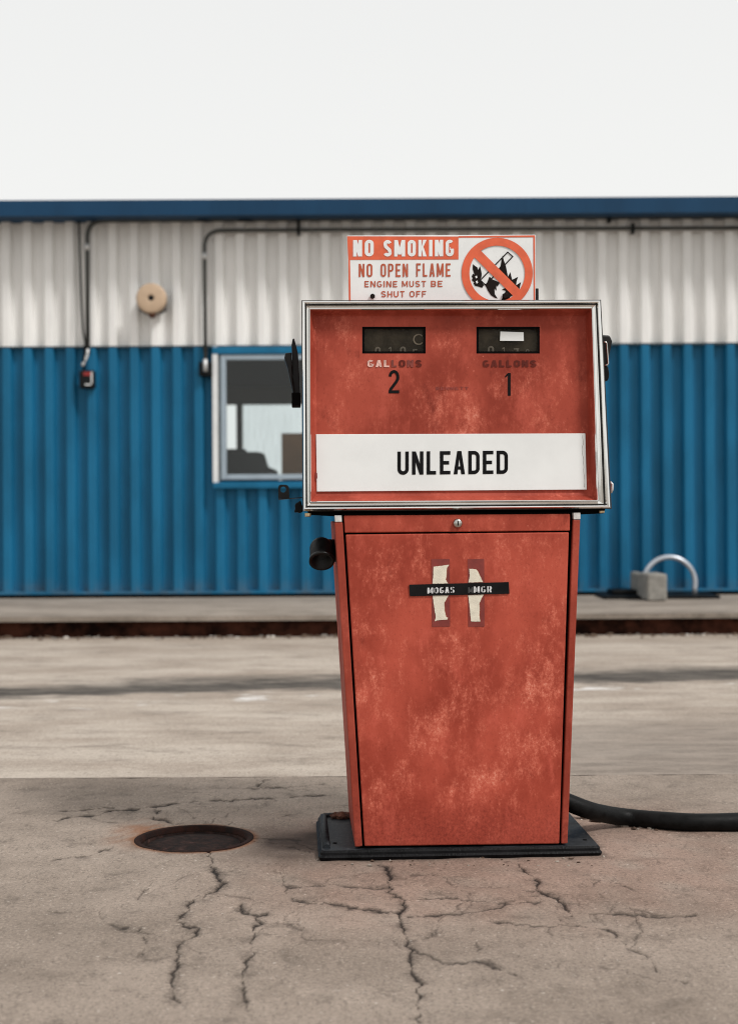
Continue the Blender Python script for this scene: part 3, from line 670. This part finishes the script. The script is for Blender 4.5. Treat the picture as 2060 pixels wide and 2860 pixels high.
torn([(420,592),(632,592),(600,650),(575,690),(580,790),(600,880),(625,890),(615,915),(480,925),(450,938),(462,880),(440,740)])
torn([(910,232),(1000,240),(1025,265),(1060,340),(1095,412),(900,418),(918,330)])
torn([(895,588),(1105,580),(1070,640),(1045,700),(1052,760),(1045,860),(1060,940),(990,942),(935,938),(915,720)])
tape = [ZLB(105, 447), ZLB(1440, 412), ZLB(1450, 568), ZLB(116, 602)]
tp = slab('label_tape', tape, DF - .0034, DF - .0012, plain('glossy black tape', (.006, .006, .0065), .35, spec=.15), door, .0004)

# ---------------- stroke lettering
def stroke(pts, t, closed=False):
    """polyline -> list of quads with mitred joints"""
    P = [Vector(p) for p in pts]; n = len(P); o_ = []
    for i in range(n):
        if closed: a, b_ = P[i - 1], P[(i + 1) % n]
        else: a, b_ = P[max(i - 1, 0)], P[min(i + 1, n - 1)]
        d1 = (P[i] - a); d2 = (b_ - P[i])
        if d1.length < 1e-9: d1 = d2
        if d2.length < 1e-9: d2 = d1
        d1 = d1.normalized(); d2 = d2.normalized(); tt = (d1 + d2)
        tt = tt.normalized() if tt.length > 1e-6 else d1
        nn_ = Vector((-tt.y, tt.x)); c_ = max(.35, abs(nn_.dot(Vector((-d1.y, d1.x)))))
        o_.append((P[i] + nn_ * t / 2 / c_, P[i] - nn_ * t / 2 / c_))
    return [[o_[i][0], o_[(i + 1) % n][0], o_[(i + 1) % n][1], o_[i][1]] for i in range(n if closed else n - 1)]
def arc(cx_, cy_, rx, ry, a0, a1, n=9): return [(cx_ + rx * math.cos(R(a0 + (a1 - a0) * k / n)), cy_ + ry * math.sin(R(a0 + (a1 - a0) * k / n))) for k in range(n + 1)]
def glyph(ch, w_, t, rr):
    i = t / 2; l, r, b_, T = i, w_ - i, i, 1 - i; q = min(rr, (r - l) / 2); V = Vector; qs = []
    def S_(p, c=False): qs.extend(stroke(p, t, c))
    def rect(x0, y0, x1, y1): qs.append([V((x0, y0)), V((x1, y0)), V((x1, y1)), V((x0, y1))])
    def pg(*p): qs.append([V(a) for a in p])
    tl = lambda: arc(l + q, T - q, q, q, 180, 90); tr = lambda: arc(r - q, T - q, q, q, 90, 0); br = lambda: arc(r - q, b_ + q, q, q, 0, -90); bl = lambda: arc(l + q, b_ + q, q, q, 270, 180)
    s = t * 1.08
    if ch == 'U': S_([(l, 1)] + list(reversed(arc(l + q, b_ + q, q, q, 270, 180))) + list(reversed(br())) + [(r, 1)])
    elif ch == 'N': rect(0, 0, t, 1); rect(w_ - t, 0, w_, 1); pg((0, 1), (s, 1), (w_, 0), (w_ - s, 0))
    elif ch == 'L': rect(0, 0, t, 1); rect(t, 0, w_ * .94, t)
    elif ch in 'EF':
        rect(0, 0, t, 1); rect(t, 1 - t, w_, 1); rect(t, .5 - t / 2, w_ * .88, .5 + t / 2)
        if ch == 'E': rect(t, 0, w_, t)
    elif ch == 'T': rect(0, 1 - t, w_, 1); rect(w_ / 2 - t / 2, 0, w_ / 2 + t / 2, 1 - t)
    elif ch == 'H': rect(0, 0, t, 1); rect(w_ - t, 0, w_, 1); rect(t, .5 - t / 2, w_ - t, .5 + t / 2)
    elif ch == 'I': rect(0, 0, t, 1)
    elif ch == 'A':
        m = w_ / 2; pg((0, 0), (s, 0), (m + s * .25, 1), (m - s * .55, 1)); pg((w_ - s, 0), (w_, 0), (m + s * .55, 1), (m - s * .25, 1)); rect(w_ * .2, .2, w_ * .8, .2 + t * .9)
    elif ch == 'D': S_([(l, b_), (l, T)] + tr() + br(), True)
    elif ch in 'O0': S_(tl() + tr() + br() + bl(), True)
    elif ch == 'C': S_([(r, 1 - .30)] + list(reversed(tr())) + list(reversed(tl())) + list(reversed(bl())) + list(reversed(br())) + [(r, .30)])
    elif ch == 'G': S_(arc(r - q, T - q, q, q, 36, 90) + list(reversed(tl())) + list(reversed(bl())) + list(reversed(br())) + [(r, .46)]); rect(w_ * .52, .46 - t * .42, w_ - t, .46 + t * .42)
    elif ch == 'S':
        qa = min((r - l) / 2, (T - .5) / 2 + .02); S_(arc((l + r) / 2, T - qa * .95, (r - l) / 2, qa * .95, 18, 180, 10) + [(l + .04, .60), ((l + r) / 2, .5), (r - .04, .40)] + arc((l + r) / 2, b_ + qa * .95, (r - l) / 2, qa * .95, 0, -162, 10))
    elif ch == 'M': rect(0, 0, t, 1); rect(w_ - t, 0, w_, 1); m = w_ / 2; pg((0, 1), (s, 1), (m + s * .45, .12), (m - s * .45, .12)); pg((w_ - s, 1), (w_, 1), (m + s * .45, .12), (m - s * .45, .12))
    elif ch == 'K': rect(0, 0, t, 1); pg((t, .36), (t, .56), (w_ - s, 1), (w_, 1)); pg((w_ * .36, .58), (w_ * .52, .72), (w_, 0), (w_ - s, 0))
    elif ch in 'PRB':
        k = .46; q2 = min(q, (T - k) / 2); S_([(l, k), (l, T)] + arc(r - q2, T - q2, q2, q2, 90, 0) + arc(r - q2, k + q2, q2, q2, 0, -90), True); rect(0, 0, t, k - t / 2)
        if ch == 'R': pg((w_ * .42, k - t / 2), (w_ * .42 + s, k - t / 2), (w_, 0), (w_ - s, 0))
        if ch == 'B': q3 = min(q, (k - b_) / 2); S_(arc(r - q3, k - q3, q3, q3, 90, 0) + arc(r - q3, b_ + q3, q3, q3, 0, -90) + [(t, b_)])
    elif ch == '1': rect(w_ * .52, 0, w_ * .52 + t, 1); pg((w_ * .52, 1), (w_ * .52, 1 - t * .9), (0, .84 - t * .4), (0, .84 + t * .2))
    elif ch == '2': S_([(l, .72)] + arc((l + r) / 2, .72, (r - l) / 2, T - .72, 180, 0, 14) + [(r, .62), (r - .06, .5), (l + .03, .18), (l, b_)]); rect(0, 0, w_, t)
    elif ch == '5': S_([(r, T), (l, T), (l, .56)] + arc((l + r) / 2, .36, (r - l) / 2, .3, 120, -160, 14))
    elif ch == '7': S_([(l, T), (r, T), (w_ * .4, 0)])
    elif ch == '9': S_(arc(w_ / 2, .68, (r - l) / 2, T - .68, 0, 360, 18)); S_([(r, .68), (r - .08, .3), (w_ * .4, 0)])
    return qs
WID = {'I': .17, 'M': .66, ' ': .38, '1': .34, 'L': .44, 'E': .46, 'F': .44}
def lettering(mb, s, quad, dep, t=.16, w_=.5, sp=.14, rr=.22, fmap=None, wid=None, mats=None, fn=F):
    """letters of s fill the pixel quad TL,TR,BR,BL on the plane dep"""
    wid = wid or {}; ws = []
    for ch in s:
        ws.append(wid.get(ch, WID.get(ch, .5) * (w_ / .5) if ch != 'I' else t))
    tot = sum(ws) + sp * (len(s) - 1); x = 0; k = 0
    TL, TR, BR, BL = [Vector(p) for p in quad]
    for n_, (ch, cw) in enumerate(zip(s, ws)):
        if ch != ' ':
            for poly in glyph(ch, cw, t, rr):
                pts = []
                for p in poly:
                    u = (x + p.x) / tot; v = p.y; e = TL.lerp(TR, u); d = BL.lerp(BR, u); z = d.lerp(e, v); pts.append(fn(z.x, z.y, dep - k * 2.5e-5))
                mb.poly(pts, mats[n_] if mats else 0); k = (k + 1) % 14
        x += cw + sp
def qd(zf, x0, y0, x1, y1, sk=0): return [zf(x0, y0 + sk), zf(x1, y0), zf(x1, y1), zf(x0, y1 + sk)]
DT = DF - .0037
BRIDGE = ((452, 462, 520), (680, 690, 512), (1090, 1098, 505), (1172, 1180, 502), (1010, 1018, 508), (388, 396, 522))
for wd_, q_, t_, w_, sp_, mi_ in (('MOGAS', [(350, 488), (715, 474), (715, 557), (350, 566)], .19, .5, .12, 0), ('MGR', [(970, 472), (1213, 466), (1213, 548), (970, 554)], .19, .5, .16, 0), ('M', [(897, 482), (962, 480), (962, 556), (897, 558)], .2, .6, .1, 1)):
    g = MB(); lettering(g, wd_, [ZLB(*p) for p in q_], DT, t_, w_, sp_, mats=[mi_] * len(wd_))
    for x0, x1, y0 in BRIDGE:      # stencil bridges
        if q_[0][0] < x0 < q_[1][0]: g.poly(P3([ZLB(x0, y0 - 52), ZLB(x1, y0 - 52), ZLB(x1, y0 + 52), ZLB(x0, y0 + 52)], DT - .0006), 2)
    g.build('tape_lettering', [M['tape_text'], M['tape_ghost'], M['ink']], door)

# -- head: frame
O4 = [(841.5, 838), (1678, 836.5), (1708, 1421), (844.5, 1428.5)]
I4 = [(866.5, 866), (1650, 863.5), (1666, 1396), (868.5, 1400)]
prof = [(0, .030, 1), (0, .004, 1), (.06, .003, 1), (.09, .001, 0), (.16, -.004, 0), (.26, -.0066, 0), (.36, -.0055, 0), (.43, -.001, 0), (.45, .007, 1), (.54, .007, 1), (.56, .001, 0), (.66, .0040, 0), (.76, .0052, 0), (.84, .0062, 1), (.88, .006, 1), (.90, .001, 0), (.95, .000, 0), (1.0, .0025, 0), (1.0, .008, 0)]
g = MB(); rows = []
for s_, d, mi in prof:
    ring = []
    for o4, i4 in zip(O4, I4):
        p = F(o4[0] + (i4[0] - o4[0]) * s_, o4[1] + (i4[1] - o4[1]) * s_, 0); ring.append(Vector((p.x, d, p.z)))
    rows.append(g.vs(ring))
for q in range(len(prof) - 1):
    mi = 1 if (prof[q][2] and prof[q + 1][2]) else 0
    for j in range(4):
        j2 = (j + 1) % 4; g.face((rows[q] + j, rows[q] + j2, rows[q + 1] + j2, rows[q + 1] + j), mi)
g.build('chrome_frame', [M['chrome'], M['reflection_groove']], pump)
# mitre cuts at the lower corners
co = [(845, 841), (1675, 840), (1704, 1417), (848, 1424)]; ci = [(850, 847), (1670, 846), (1698, 1411), (853, 1418)]
g = MB(); q0, q1, q2 = [[Vector((F(x, y, 0).x, d, F(x, y, 0).z)) for x, y in o4] for o4, d in ((co, .031), (co, .35), (ci, .031))]
b0, b1, b2, b3 = g.vs(q0), g.vs(q1), g.vs(q2), g.vs([p + Vector((0, .31, 0)) for p in q2])
for j in range(4):
    j2 = (j + 1) % 4; g.face((b0 + j, b0 + j2, b1 + j2, b1 + j)); g.face((b2 + j, b2 + j2, b0 + j2, b0 + j)); g.face((b3 + j, b3 + j2, b2 + j2, b2 + j))
g.face(range(b1, b1 + 4)); g.face(range(b3, b3 + 4)); g.build('head_casing', M['red_side'], pump)
# red face with two display openings
FD = .030
fld = [(882, 883), (1634, 882.5), (1645, 1376), (886, 1377)]
g = MB(); a = g.vs([Vector((F(x, y, 0).x, .007, F(x, y, 0).z)) for x, y in I4]); a2 = g.vs([Vector((F(x, y, .010).x, FD - .004, F(x, y, .01).z)) for x, y in [(x0 + (x1 - x0) * .62, y0 + (y1 - y0) * .62) for (x0, y0), (x1, y1) in zip(I4, fld)]]); b_ = g.vs([F(x, y, FD) for x, y in fld])
for aa, bb in ((a, a2), (a2, b_)):
    for j in range(4): j2 = (j + 1) % 4; g.face((aa + j, aa + j2, bb + j2, bb + j))
xs = [None, 1011, 1188, 1329.5, 1506, None]; ys = [None, 912.5, 987.5, None]
def fx(i, j):
    y = ys[j] if ys[j] else (883 if j == 0 else 1376.5)
    t = (y - 883) / 493.5
    if i == 0: x = 882 + 4 * t
    elif i == 5: x = 1634 + 11 * t
    else: x = xs[i]
    if j == 0: y = 883 - .5 * (x - 882) / 752
    if j == 3: y = 1377 - 1 * (x - 886) / 759
    return F(x, y, FD)
for j in range(3):
    for i in range(5):
        if j == 1 and i in (1, 3): continue
        g.poly([fx(i, j), fx(i + 1, j), fx(i + 1, j + 1), fx(i, j + 1)])
face = g.build('face_panel', m_head, pump)
bmf = bmesh.new(); bmf.from_mesh(face.data); bmesh.ops.remove_doubles(bmf, verts=bmf.verts, dist=1e-6); bmesh.ops.recalc_face_normals(bmf, faces=bmf.faces); bmf.to_mesh(face.data); bmf.free()
# displays
for x0, x1, dg, tx in ((1011, 1188, 0, 'left'), (1329.5, 1506, 1, 'right')):
    dsp = empty('register_window', (0, 0, 0)); dsp.parent = pump
    DR = .052
    g = MB(); q0 = P3([(x0 - 3, 909.5), (x1 + 3, 909.5), (x1 + 3, 990.5), (x0 - 3, 990.5)], FD + .0006)
    q1 = [Vector((p.x, DR, p.z)) for p in q0]; aa = g.vs(q0); bb = g.vs(q1)
    for j in range(4): j2 = (j + 1) % 4; g.face((aa + j, aa + j2, bb + j2, bb + j), 1)
    g.poly(q1, 0); g.build('register_plate', [M['register'], M['gap']], dsp)
    # corner fillets give the opening its rounded corners, and a dark gasket
    inner = []
    for cx_, cy_, sx, sy, o_ in ((x0, 912.5, 1, 1, 0), (x1, 912.5, -1, 1, 1), (x1, 987.5, -1, -1, 0), (x0, 987.5, 1, -1, 1)):
        k = 5; c_ = [(cx_ + sx * (1.2 + k * (1 - math.sin(R(a_)))), cy_ + sy * (1.2 + k * (1 - math.cos(R(a_))))) for a_ in (0, 22, 45, 68, 90)]
        inner += c_ if o_ == 0 else c_[::-1]
    inner = [(x, y) for x, y in inner]
    g = MB(); nI = len(inner); mx_, my_ = (x0 + x1) / 2, 950
    oa = g.vs(P3(inner, FD + .0003)); ob = g.vs(P3([(min(max(x + (8 if x > mx_ else -8), x0 - 1), x1 + 1), min(max(y + (8 if y > my_ else -8), 911.5), 988.5)) for x, y in inner], FD + .0003))
    for j in range(nI): j2 = (j + 1) % nI; g.face((oa + j, oa + j2, ob + j2, ob + j))
    g.build('gasket', M['gap'], dsp, fixn=False)
    dl = (('0', 195, 240, 258, 352), ('1', 305, 332, 258, 352), ('0', 398, 446, 256, 352), ('5', 503, 542, 276, 352)) if dg == 0 else (('0', 1113, 1163, 252, 345), ('1', 1228, 1255, 262, 345), ('7', 1316, 1366, 270, 345), ('9', 1420, 1452, 276, 335))
    for ch, xa, xb, ya, yb in dl:
        g = MB(); lettering(g, ch, qd(ZD4, xa, ya, xb, yb), DR - .001, .15, .5, 0, .3, wid={ch: .5}); g.build('digit', M['digit'], dsp)
    if dg == 0:
        g = MB()
        for pl in stroke(arc(550, 198, 40, 40, 40, 320, 26), 11): g.poly(P3([ZD4(p.x, p.y) for p in pl], DR - .0022))
        g.build('ring_mark', M['ring'], dsp)
    if dg: slab('white_card', [ZD4(1215, 134), ZD4(1404, 140), ZD4(1406, 211), ZD4(1212, 209)], FD + .0052, FD + .0062, M['label_white'], dsp)
    g = MB(); g.poly(P3([(x0 - 2, 911), (x1 + 2, 911), (x1 + 2, 989), (x0 - 2, 989)], FD + .008)); g.build('glass_cover', M['dial_glass'], dsp)
# lettering on the head
EM = [M['emboss'], M['emboss_mid'], M['emboss_pale'], M['emboss_mid'], plain('faint lettering', (.25, .038, .026), .5)]
g = MB(); lettering(g, 'GALLONS', qd(ZD4, 133, 366, 575, 424), FD - .0012, .22, .62, .17, .4, mats=[2, 2, 2, 1, 0, 1, 0]); g.build('raised_lettering', EM, face)
g = MB(); lettering(g, 'GALLONS', qd(ZD4, 1072, 368, 1508, 423), FD - .0012, .22, .62, .17, .4, mats=[0] * 7); g.build('raised_lettering', EM, face)
g = MB(); lettering(g, 'BENNETT', qd(ZD4, 690, 585, 955, 609), FD - .0008, .16, .62, .2, .3, mats=[4] * 7); g.build('raised_lettering', EM, face)
g = MB(); lettering(g, '2', qd(ZD4, 306, 448, 392, 637), FD - .0010, .125, .46, 0, .2, wid={'2': .46}); g.build('hose_number', M['ink'], face)
g = MB(); lettering(g, '1', qd(ZD4, 1253, 472, 1297, 657), FD - .0010, .12, .3, 0, .2, wid={'1': .235}); g.build('hose_number', M['ink'], face)
LD = FD - .0045
lab = slab('fuel_label', [(882, 1213), (1633.5, 1210.5), (1637.5, 1367.5), (884.5, 1373)], LD, FD - .0004, M['label_white'], pump, .0008)
g = MB(); lettering(g, 'UNLEADED', [Z3(525, 801), Z3(1085, 796), Z3(1085, 914), Z3(525, 919)], LD - .0006, .155, .50, .14, .17); g.build('fuel_lettering', M['ink'], lab)
g = MB(); edge_p = []
for k in range(24):
    y = 1216 + k * 6.3; x = 1626.5 + .16 * k + random.uniform(-1, 1) - (2.5 if 4 < k < 10 else 0); edge_p.append(F(x, y, LD))
g.tube(edge_p, .0005, 6); g.build('label_seam', plain('seam', (.35, .33, .30), .7), lab)
g = MB(); g.prism(P3([(881.5, 1318), (885.5, 1322), (886, 1334), (882, 1345), (880.5, 1332)], LD - .0008), (0, .002, 0)); g.build('label_chip', M['ghost'], lab)
# underside of the head, its bolts and catches
slab('under_tray', [(862, 1425), (1690, 1418), (1686, 1434), (1600, 1438), (960, 1444), (862, 1438)], .035, .34, M['gap'], bevel=.002)
for q in ([ZL(343, 2012), ZL(411, 2012), ZL(411, 2054), ZL(343, 2050)], [ZR(392, 2084), ZR(446, 2082), ZR(446, 2106), ZR(392, 2106)]):
    c = F(sum(p[0] for p in q) / 4, sum(p[1] for p in q) / 4, .01); wd = abs(F(*q[1], .01).x - F(*q[0], .01).x) / 2; hg = abs(q[2][1] - q[1][1]) / 1135
    g = MB(); g.lathe([(wd * .7, 0), (wd * .95, hg * .1), (wd, hg * .3), (wd, hg * .9), (wd * .8, hg)], (c.x, .022, c.z - hg / 2), (0, 0, 1), 12, 0, False); g.build('corner_bolt', M['brass'], pump)
# lump of black sealant by the lower left corner
g = MB(); q = [ZL(*p) for p in ((300, 1878), (285, 1890), (245, 1915), (236, 1945), (246, 1968), (230, 1990), (238, 2012), (262, 2006), (290, 2014), (322, 2005), (325, 1960))]
g.prism(P3(q, .06), (0, .06, 0)); g.build('rubber_flap', M['black'], pump, .004)
# hose bracket with a hole
br = MB(); cx_, cy_ = ZL(116, 1766); outer = [ZL(65, 1862), ZL(64, 1745)] + [ZL(*p) for p in ((72, 1722), (92, 1714), (140, 1714), (166, 1724), (178, 1748))] + [ZL(180, 1860)]
hole = [(cx_ + 8.2 * math.cos(a_), cy_ + 8.2 * math.sin(a_)) for a_ in [2 * math.pi * k / 24 for k in range(24)]]
def ang(p): return math.atan2(p[1] - cy_, p[0] - cx_)
def outer_at(a_):
    # where the ray from the hole centre leaves the outline
    best = None
    for (xa, ya), (xb, yb) in zip(outer, outer[1:] + outer[:1]):
        dx, dy = math.cos(a_), math.sin(a_); ex_, ey_ = xb - xa, yb - ya; den = dx * ey_ - dy * ex_
        if abs(den) < 1e-9: continue
        t = ((xa - cx_) * ey_ - (ya - cy_) * ex_) / den; u = ((xa - cx_) * dy - (ya - cy_) * dx) / den
        if t > 0 and -1e-6 <= u <= 1.000001 and (best is None or t < best): best = t
    return (cx_ + best * math.cos(a_), cy_ + best * math.sin(a_))
angs = sorted([2 * math.pi * k / 24 - math.pi for k in range(24)] + [ang(p) for p in outer])
for a0, a1 in zip(angs, angs[1:] + [angs[0] + 2 * math.pi]):
    if a1 - a0 < 1e-4: continue
    pts = [(cx_ + 8.2 * math.cos(a0), cy_ + 8.2 * math.sin(a0)), outer_at(a0), outer_at(a1 if a1 < math.pi else a1 - 2 * math.pi), (cx_ + 8.2 * math.cos(a1), cy_ + 8.2 * math.sin(a1))]
    br.prism(P3(pts, .10), (0, .004, 0))
br.prism(P3([ZL(68, 1864), ZL(330, 1844), ZL(330, 1852), ZL(68, 1874)], .07), (0, .035, 0))
br.build('hose_bracket', M['blackmetal'], pump)
# nozzle rest and lever on the left, lever on the right
g = MB(); g.prism(P3([ZL(*p) for p in ((214, 182), (222, 170), (232, 172), (252, 245), (272, 330), (286, 560), (292, 750), (228, 750), (215, 560), (204, 240))], .10), (0, .045, 0)); g.build('lever', M['blackmetal'], pump, .003)
g = MB(); g.prism(P3([ZL(*p) for p in ((128, 372), (138, 325), (205, 318), (212, 560), (238, 745), (218, 742), (196, 640), (160, 470))], .085), (0, .07, 0)); g.build('nozzle_rest', M['blackmetal'], pump, .004)
g = MB(); g.prism(P3([ZL(*p) for p in ((206, 742), (300, 742), (300, 878), (214, 878), (206, 870))], .08), (0, .08, 0)); g.build('lever_block', M['gap'], pump, .002)
g = MB(); g.prism(P3([ZR(*p) for p in ((395, 393), (488, 400), (512, 455), (480, 620), (472, 690), (420, 690))], .10), (0, .05, 0)); g.build('nozzle_rest', M['blackmetal'], pump, .004)
g = MB(); g.prism(P3([ZR(*p) for p in ((420, 690), (472, 690), (484, 765), (482, 800), (470, 838), (430, 838))], .105), (0, .04, 0)); g.build('lever', M['black'], pump, .004)
g = MB(); g.tube(arc_path(P3([ZR(430, 465), ZR(456, 468), ZR(472, 680), ZR(440, 690)], .095), .006, 4), .0022, 8); g.build('wire_loop', M['steel'], pump)
g = MB(); g.tube(P3([ZR(488, 1810), ZR(510, 1830), ZR(508, 1880), ZR(494, 1910)], .09), .004, 8); g.build('side_hook', M['galv'], pump)
# elbow pipe on the left of the pedestal
g = MB(); pc0 = F(*ZE(700, 940), .12); ec = F(*ZE(395, 1130), .045); rp = .0290
start = pc0 + Vector((.03, 0, 0)); c0 = Vector((ec.x, pc0.y, pc0.z)); nrm = Vector((0, -.73, -.68)).normalized()
mid = ec - nrm * .045
path = [start, pc0 - Vector((.005, 0, 0))]
p1, p2, p3 = pc0 - Vector((.005, 0, 0)), Vector((ec.x, pc0.y, pc0.z)), mid
for k in range(1, 13):
    t = k / 12; path.append(p1 * (1 - t) ** 2 + p2 * 2 * t * (1 - t) + p3 * t * t)
path.append(ec)
g.tube(path, rp, 28, 0, False); elbow = g.build('elbow_pipe', M['black'], pump)
g = MB(); g.lathe([(rp - .001, -.004), (rp + .0022, -.004), (rp + .0026, .003), (rp - .004, .003), (rp - .006, -.03), (0, -.032)], ec, nrm, 36); g.build('pipe_mouth', M['blackmetal'], elbow)
for q, s_ in (((285, 1170), .008), ((490, 1150), .006)):
    pass

# ================================================================== warning sign on the pump
SD = .075
sg = empty('warning_sign', PORG + PB_ * SD + Vector((0, 0, F(1230, 836, SD).z)), ROT, 'orange and white no smoking sign with a barred flame symbol on top of the pump', 'sign')
soff = Vector((0, SD, F(1230, 836, SD).z))
def FS(px, py, dep): return F(px, py, dep) - soff
def PS(zpts, k): return [FS(*ZSG(*p), SD - k) for p in zpts]
g = MB(); g.prism(PS([(24, 57), (30, 52), (1552, 45), (1559, 50), (1560, 640), (40, 640)], 0), (0, .004, 0)); pan = g.build('sign_panel', M['sign_white'], sg, .0008)
g = MB(); k1 = .0008
g.poly(PS([(26, 58), (932, 60), (932, 247), (50, 250), (36, 250)], k1)); g.poly(PS([(36, 250), (50, 250), (56, 640), (42, 640)], k1)); g.poly(PS([(932, 60), (932, 57), (1555, 50), (1555, 66), (932, 69)], k1)); g.poly(PS([(1541, 66), (1555, 66), (1557, 640), (1545, 640)], k1))
g.build('orange_field', M['sign_orange'], sg)
for wd_, xa, xb in (('NO', 75, 243), ('SMOKING', 322, 895)):
    g = MB(); lettering(g, wd_, [ZSG(xa, 89), ZSG(xb, 86), ZSG(xb, 221), ZSG(xa, 223)], SD - .0016, .20, .50, .15, .24, fn=FS); g.build('heading_lettering', M['sign_white'], sg)
ink_o = plain('brick orange ink', (.46, .085, .032), .45, 0., .15, 60)
for wd_, xa, xb, y0, y1, t_, w_, sp_, rr_, wd2 in (('NO', 121, 232, 282, 390, .135, .44, .17, .2, {}), ('OPEN', 299, 522, 281, 389, .135, .44, .17, .2, {}), ('FLAME', 588, 868, 279, 387, .135, .44, .17, .2, {}),
        ('ENGINE', 168, 434, 422, 473, .165, .72, .22, .34, {'E': .62}), ('MUST', 472, 668, 421, 471, .165, .72, .22, .34, {'M': .9, 'T': .7}), ('BE', 708, 802, 420, 470, .165, .72, .22, .34, {'B': .66, 'E': .62}),
        ('SHUT', 303, 494, 504, 555, .165, .74, .22, .34, {'T': .7}), ('OFF', 534, 669, 503, 554, .165, .74, .22, .34, {'F': .62})):
    g = MB(); lettering(g, wd_, qd(ZSG, xa, y0, xb, y1), SD - .001, t_, w_, sp_, rr_, fn=FS, wid=wd2); g.build('orange_lettering', ink_o, sg)
# prohibition symbol
g = MB()
fl = [[(1050,285),(1068,300),(1085,310),(1093,332),(1108,300),(1115,330),(1122,365),(1118,395),(1108,412),(1140,455),(1125,478),(1095,468),(1068,462),(1052,440),(1062,435),(1040,415),(1048,400),(1040,385),(1050,362),(1062,372),(1055,345),(1048,325)],
      [(1140,440),(1160,450),(1185,385),(1210,410),(1268,435),(1252,468),(1240,457),(1242,502),(1225,482),(1228,530),(1252,566),(1225,557),(1195,537),(1172,502),(1158,472)],
      [(1252,330),(1275,300),(1285,240),(1292,212),(1300,250),(1318,300),(1330,360),(1335,388),(1355,350),(1362,385),(1370,412),(1418,388),(1405,425),(1402,457),(1442,430),(1432,470),(1425,505),(1400,500),(1340,420)],
      [(1285,492),(1310,480),(1335,465),(1385,530),(1352,552),(1345,600),(1270,600),(1300,535),(1318,503)]]
for i, p in enumerate(fl):
    g = MB(); g.poly(PS(p, .0010 + i * .00004))
    if i == 0:
        for p in ([(1068, 385), (1082, 378), (1086, 395), (1074, 402)], [(1072, 425), (1086, 418), (1092, 436), (1080, 445)]): g.poly(PS(p, .0014), 1)
    g.build('flame', [M['ink_brown'], M['sign_white']], sg)
g = MB()
for pl in stroke([(1110, 415), (1333, 187), (1374, 223), (1152, 455)], 9, True): g.poly(PS([(p.x, p.y) for p in pl], .00155), 0)
g.build('cigarette', M['ink_brown'], sg)
g = MB()
for pl in stroke([(1247 + 258 * math.cos(2 * math.pi * k / 64), 360 + 258 * math.sin(2 * math.pi * k / 64)) for k in range(64)], 64, True): g.poly(PS([(p.x, p.y) for p in pl], .0022))
for pl in stroke([(1065, 180), (1430, 543)], 76): g.poly(PS([(p.x, p.y) for p in pl], .0020))
g.build('prohibition_ring', M['sign_orange'], sg)
for q, rr in (((233, 548), 22), ((1312, 545), 27)):
    p = FS(*ZSG(*q), SD - .0024); rad = rr / 2.918 / 1135
    g = MB(); g.lathe([(0, -.006), (rad * .8, -.006), (rad, -.0045), (rad, 0)], p, (0, 1, 0), 6, 0, False); g.build('bolt', M['ink_brown'], sg)
g = MB(); a = FS(*ZSG(1545, 482), SD + .006); b2 = FS(*ZSG(1585, 610), SD + .006); g.box((a.x, a.y, b2.z), (b2.x, a.y + .02, a.z)); g.build('bracket', M['blackmetal'], sg, .001)

# ================================================================== hose and litter on the ground
pts_px = [(1545, 2238, .15), (1590, 2246, .075)]
hr = .0235
h = [Vector(PORG + PX_ * F(1560, 2230, .22).x + PB_ * .22 + Vector((0, 0, .095)))]
for px, py, z in ((1640, 2262, .062), (1700, 2276, .036), (1760, 2284, hr), (1840, 2291, hr), (1960, 2297, hr), (2120, 2290, hr), (2300, 2262, hr), (2440, 2210, hr)):
    h.append(at_z(px, py, z + .0))
def cr_spline(P, n=10):
    o_ = []
    for i in range(len(P) - 1):
        p0, p1, p2, p3 = P[max(i - 1, 0)], P[i], P[i + 1], P[min(i + 2, len(P) - 1)]
        for k in range(n):
            t = k / n; o_.append(.5 * ((2 * p1) + (-p0 + p2) * t + (2 * p0 - 5 * p1 + 4 * p2 - p3) * t * t + (-p0 + 3 * p1 - 3 * p2 + p3) * t ** 3))
    return o_ + [P[-1]]
g = MB(); g.tube(cr_spline(h), hr, 20); tag(g.build('fuel_hose', M['black']), 'thick black hose trailing from behind the pump over the concrete', 'hose')
g = MB()
for i in range(70):
    t = random.random(); p = at_z(1612 + 220 * t, 2283 + 30 * t + random.gauss(0, 5), 0); s = abs(random.gauss(.004, .004)) + .002
    pebble(g, (p.x, p.y, s * .3), s, random.choice([0, 0, 1, 1, 2]))
for i in range(60):
    p = at_z(random.uniform(880, 1720), random.uniform(2386, 2420), 0); pebble(g, (p.x, p.y, .001), random.uniform(.0015, .005), random.choice([0, 1, 0]))
tag(g.build('grit', [plain('dark grit', (.06, .035, .022), .95), plain('stone grit', (.30, .26, .22), .95), plain('pale stone grit', (.55, .48, .42), .95)]), 'small stones and grit scattered along the hose and the pump plate', 'grit', kind='stuff')
g = MB(); p = at_z(1622, 2287, 0)
q = [p + Vector(v) for v in ((-.022, .01, .012), (-.006, .016, .020), (.010, .012, .010), (.026, .0, .004), (.012, -.012, .006), (-.006, -.010, .012))]
g.poly(q[:4]); g.poly([q[0], q[3], q[4], q[5]]); lf = g.build('dry_leaf', plain('dry leaf', (.36, .17, .085), .8, 0., .3, 90), None)
sm = lf.modifiers.new('thick', 'SOLIDIFY'); sm.thickness = .0012; tag(lf, 'crumpled brown dry leaf lying under the black hose', 'leaf')
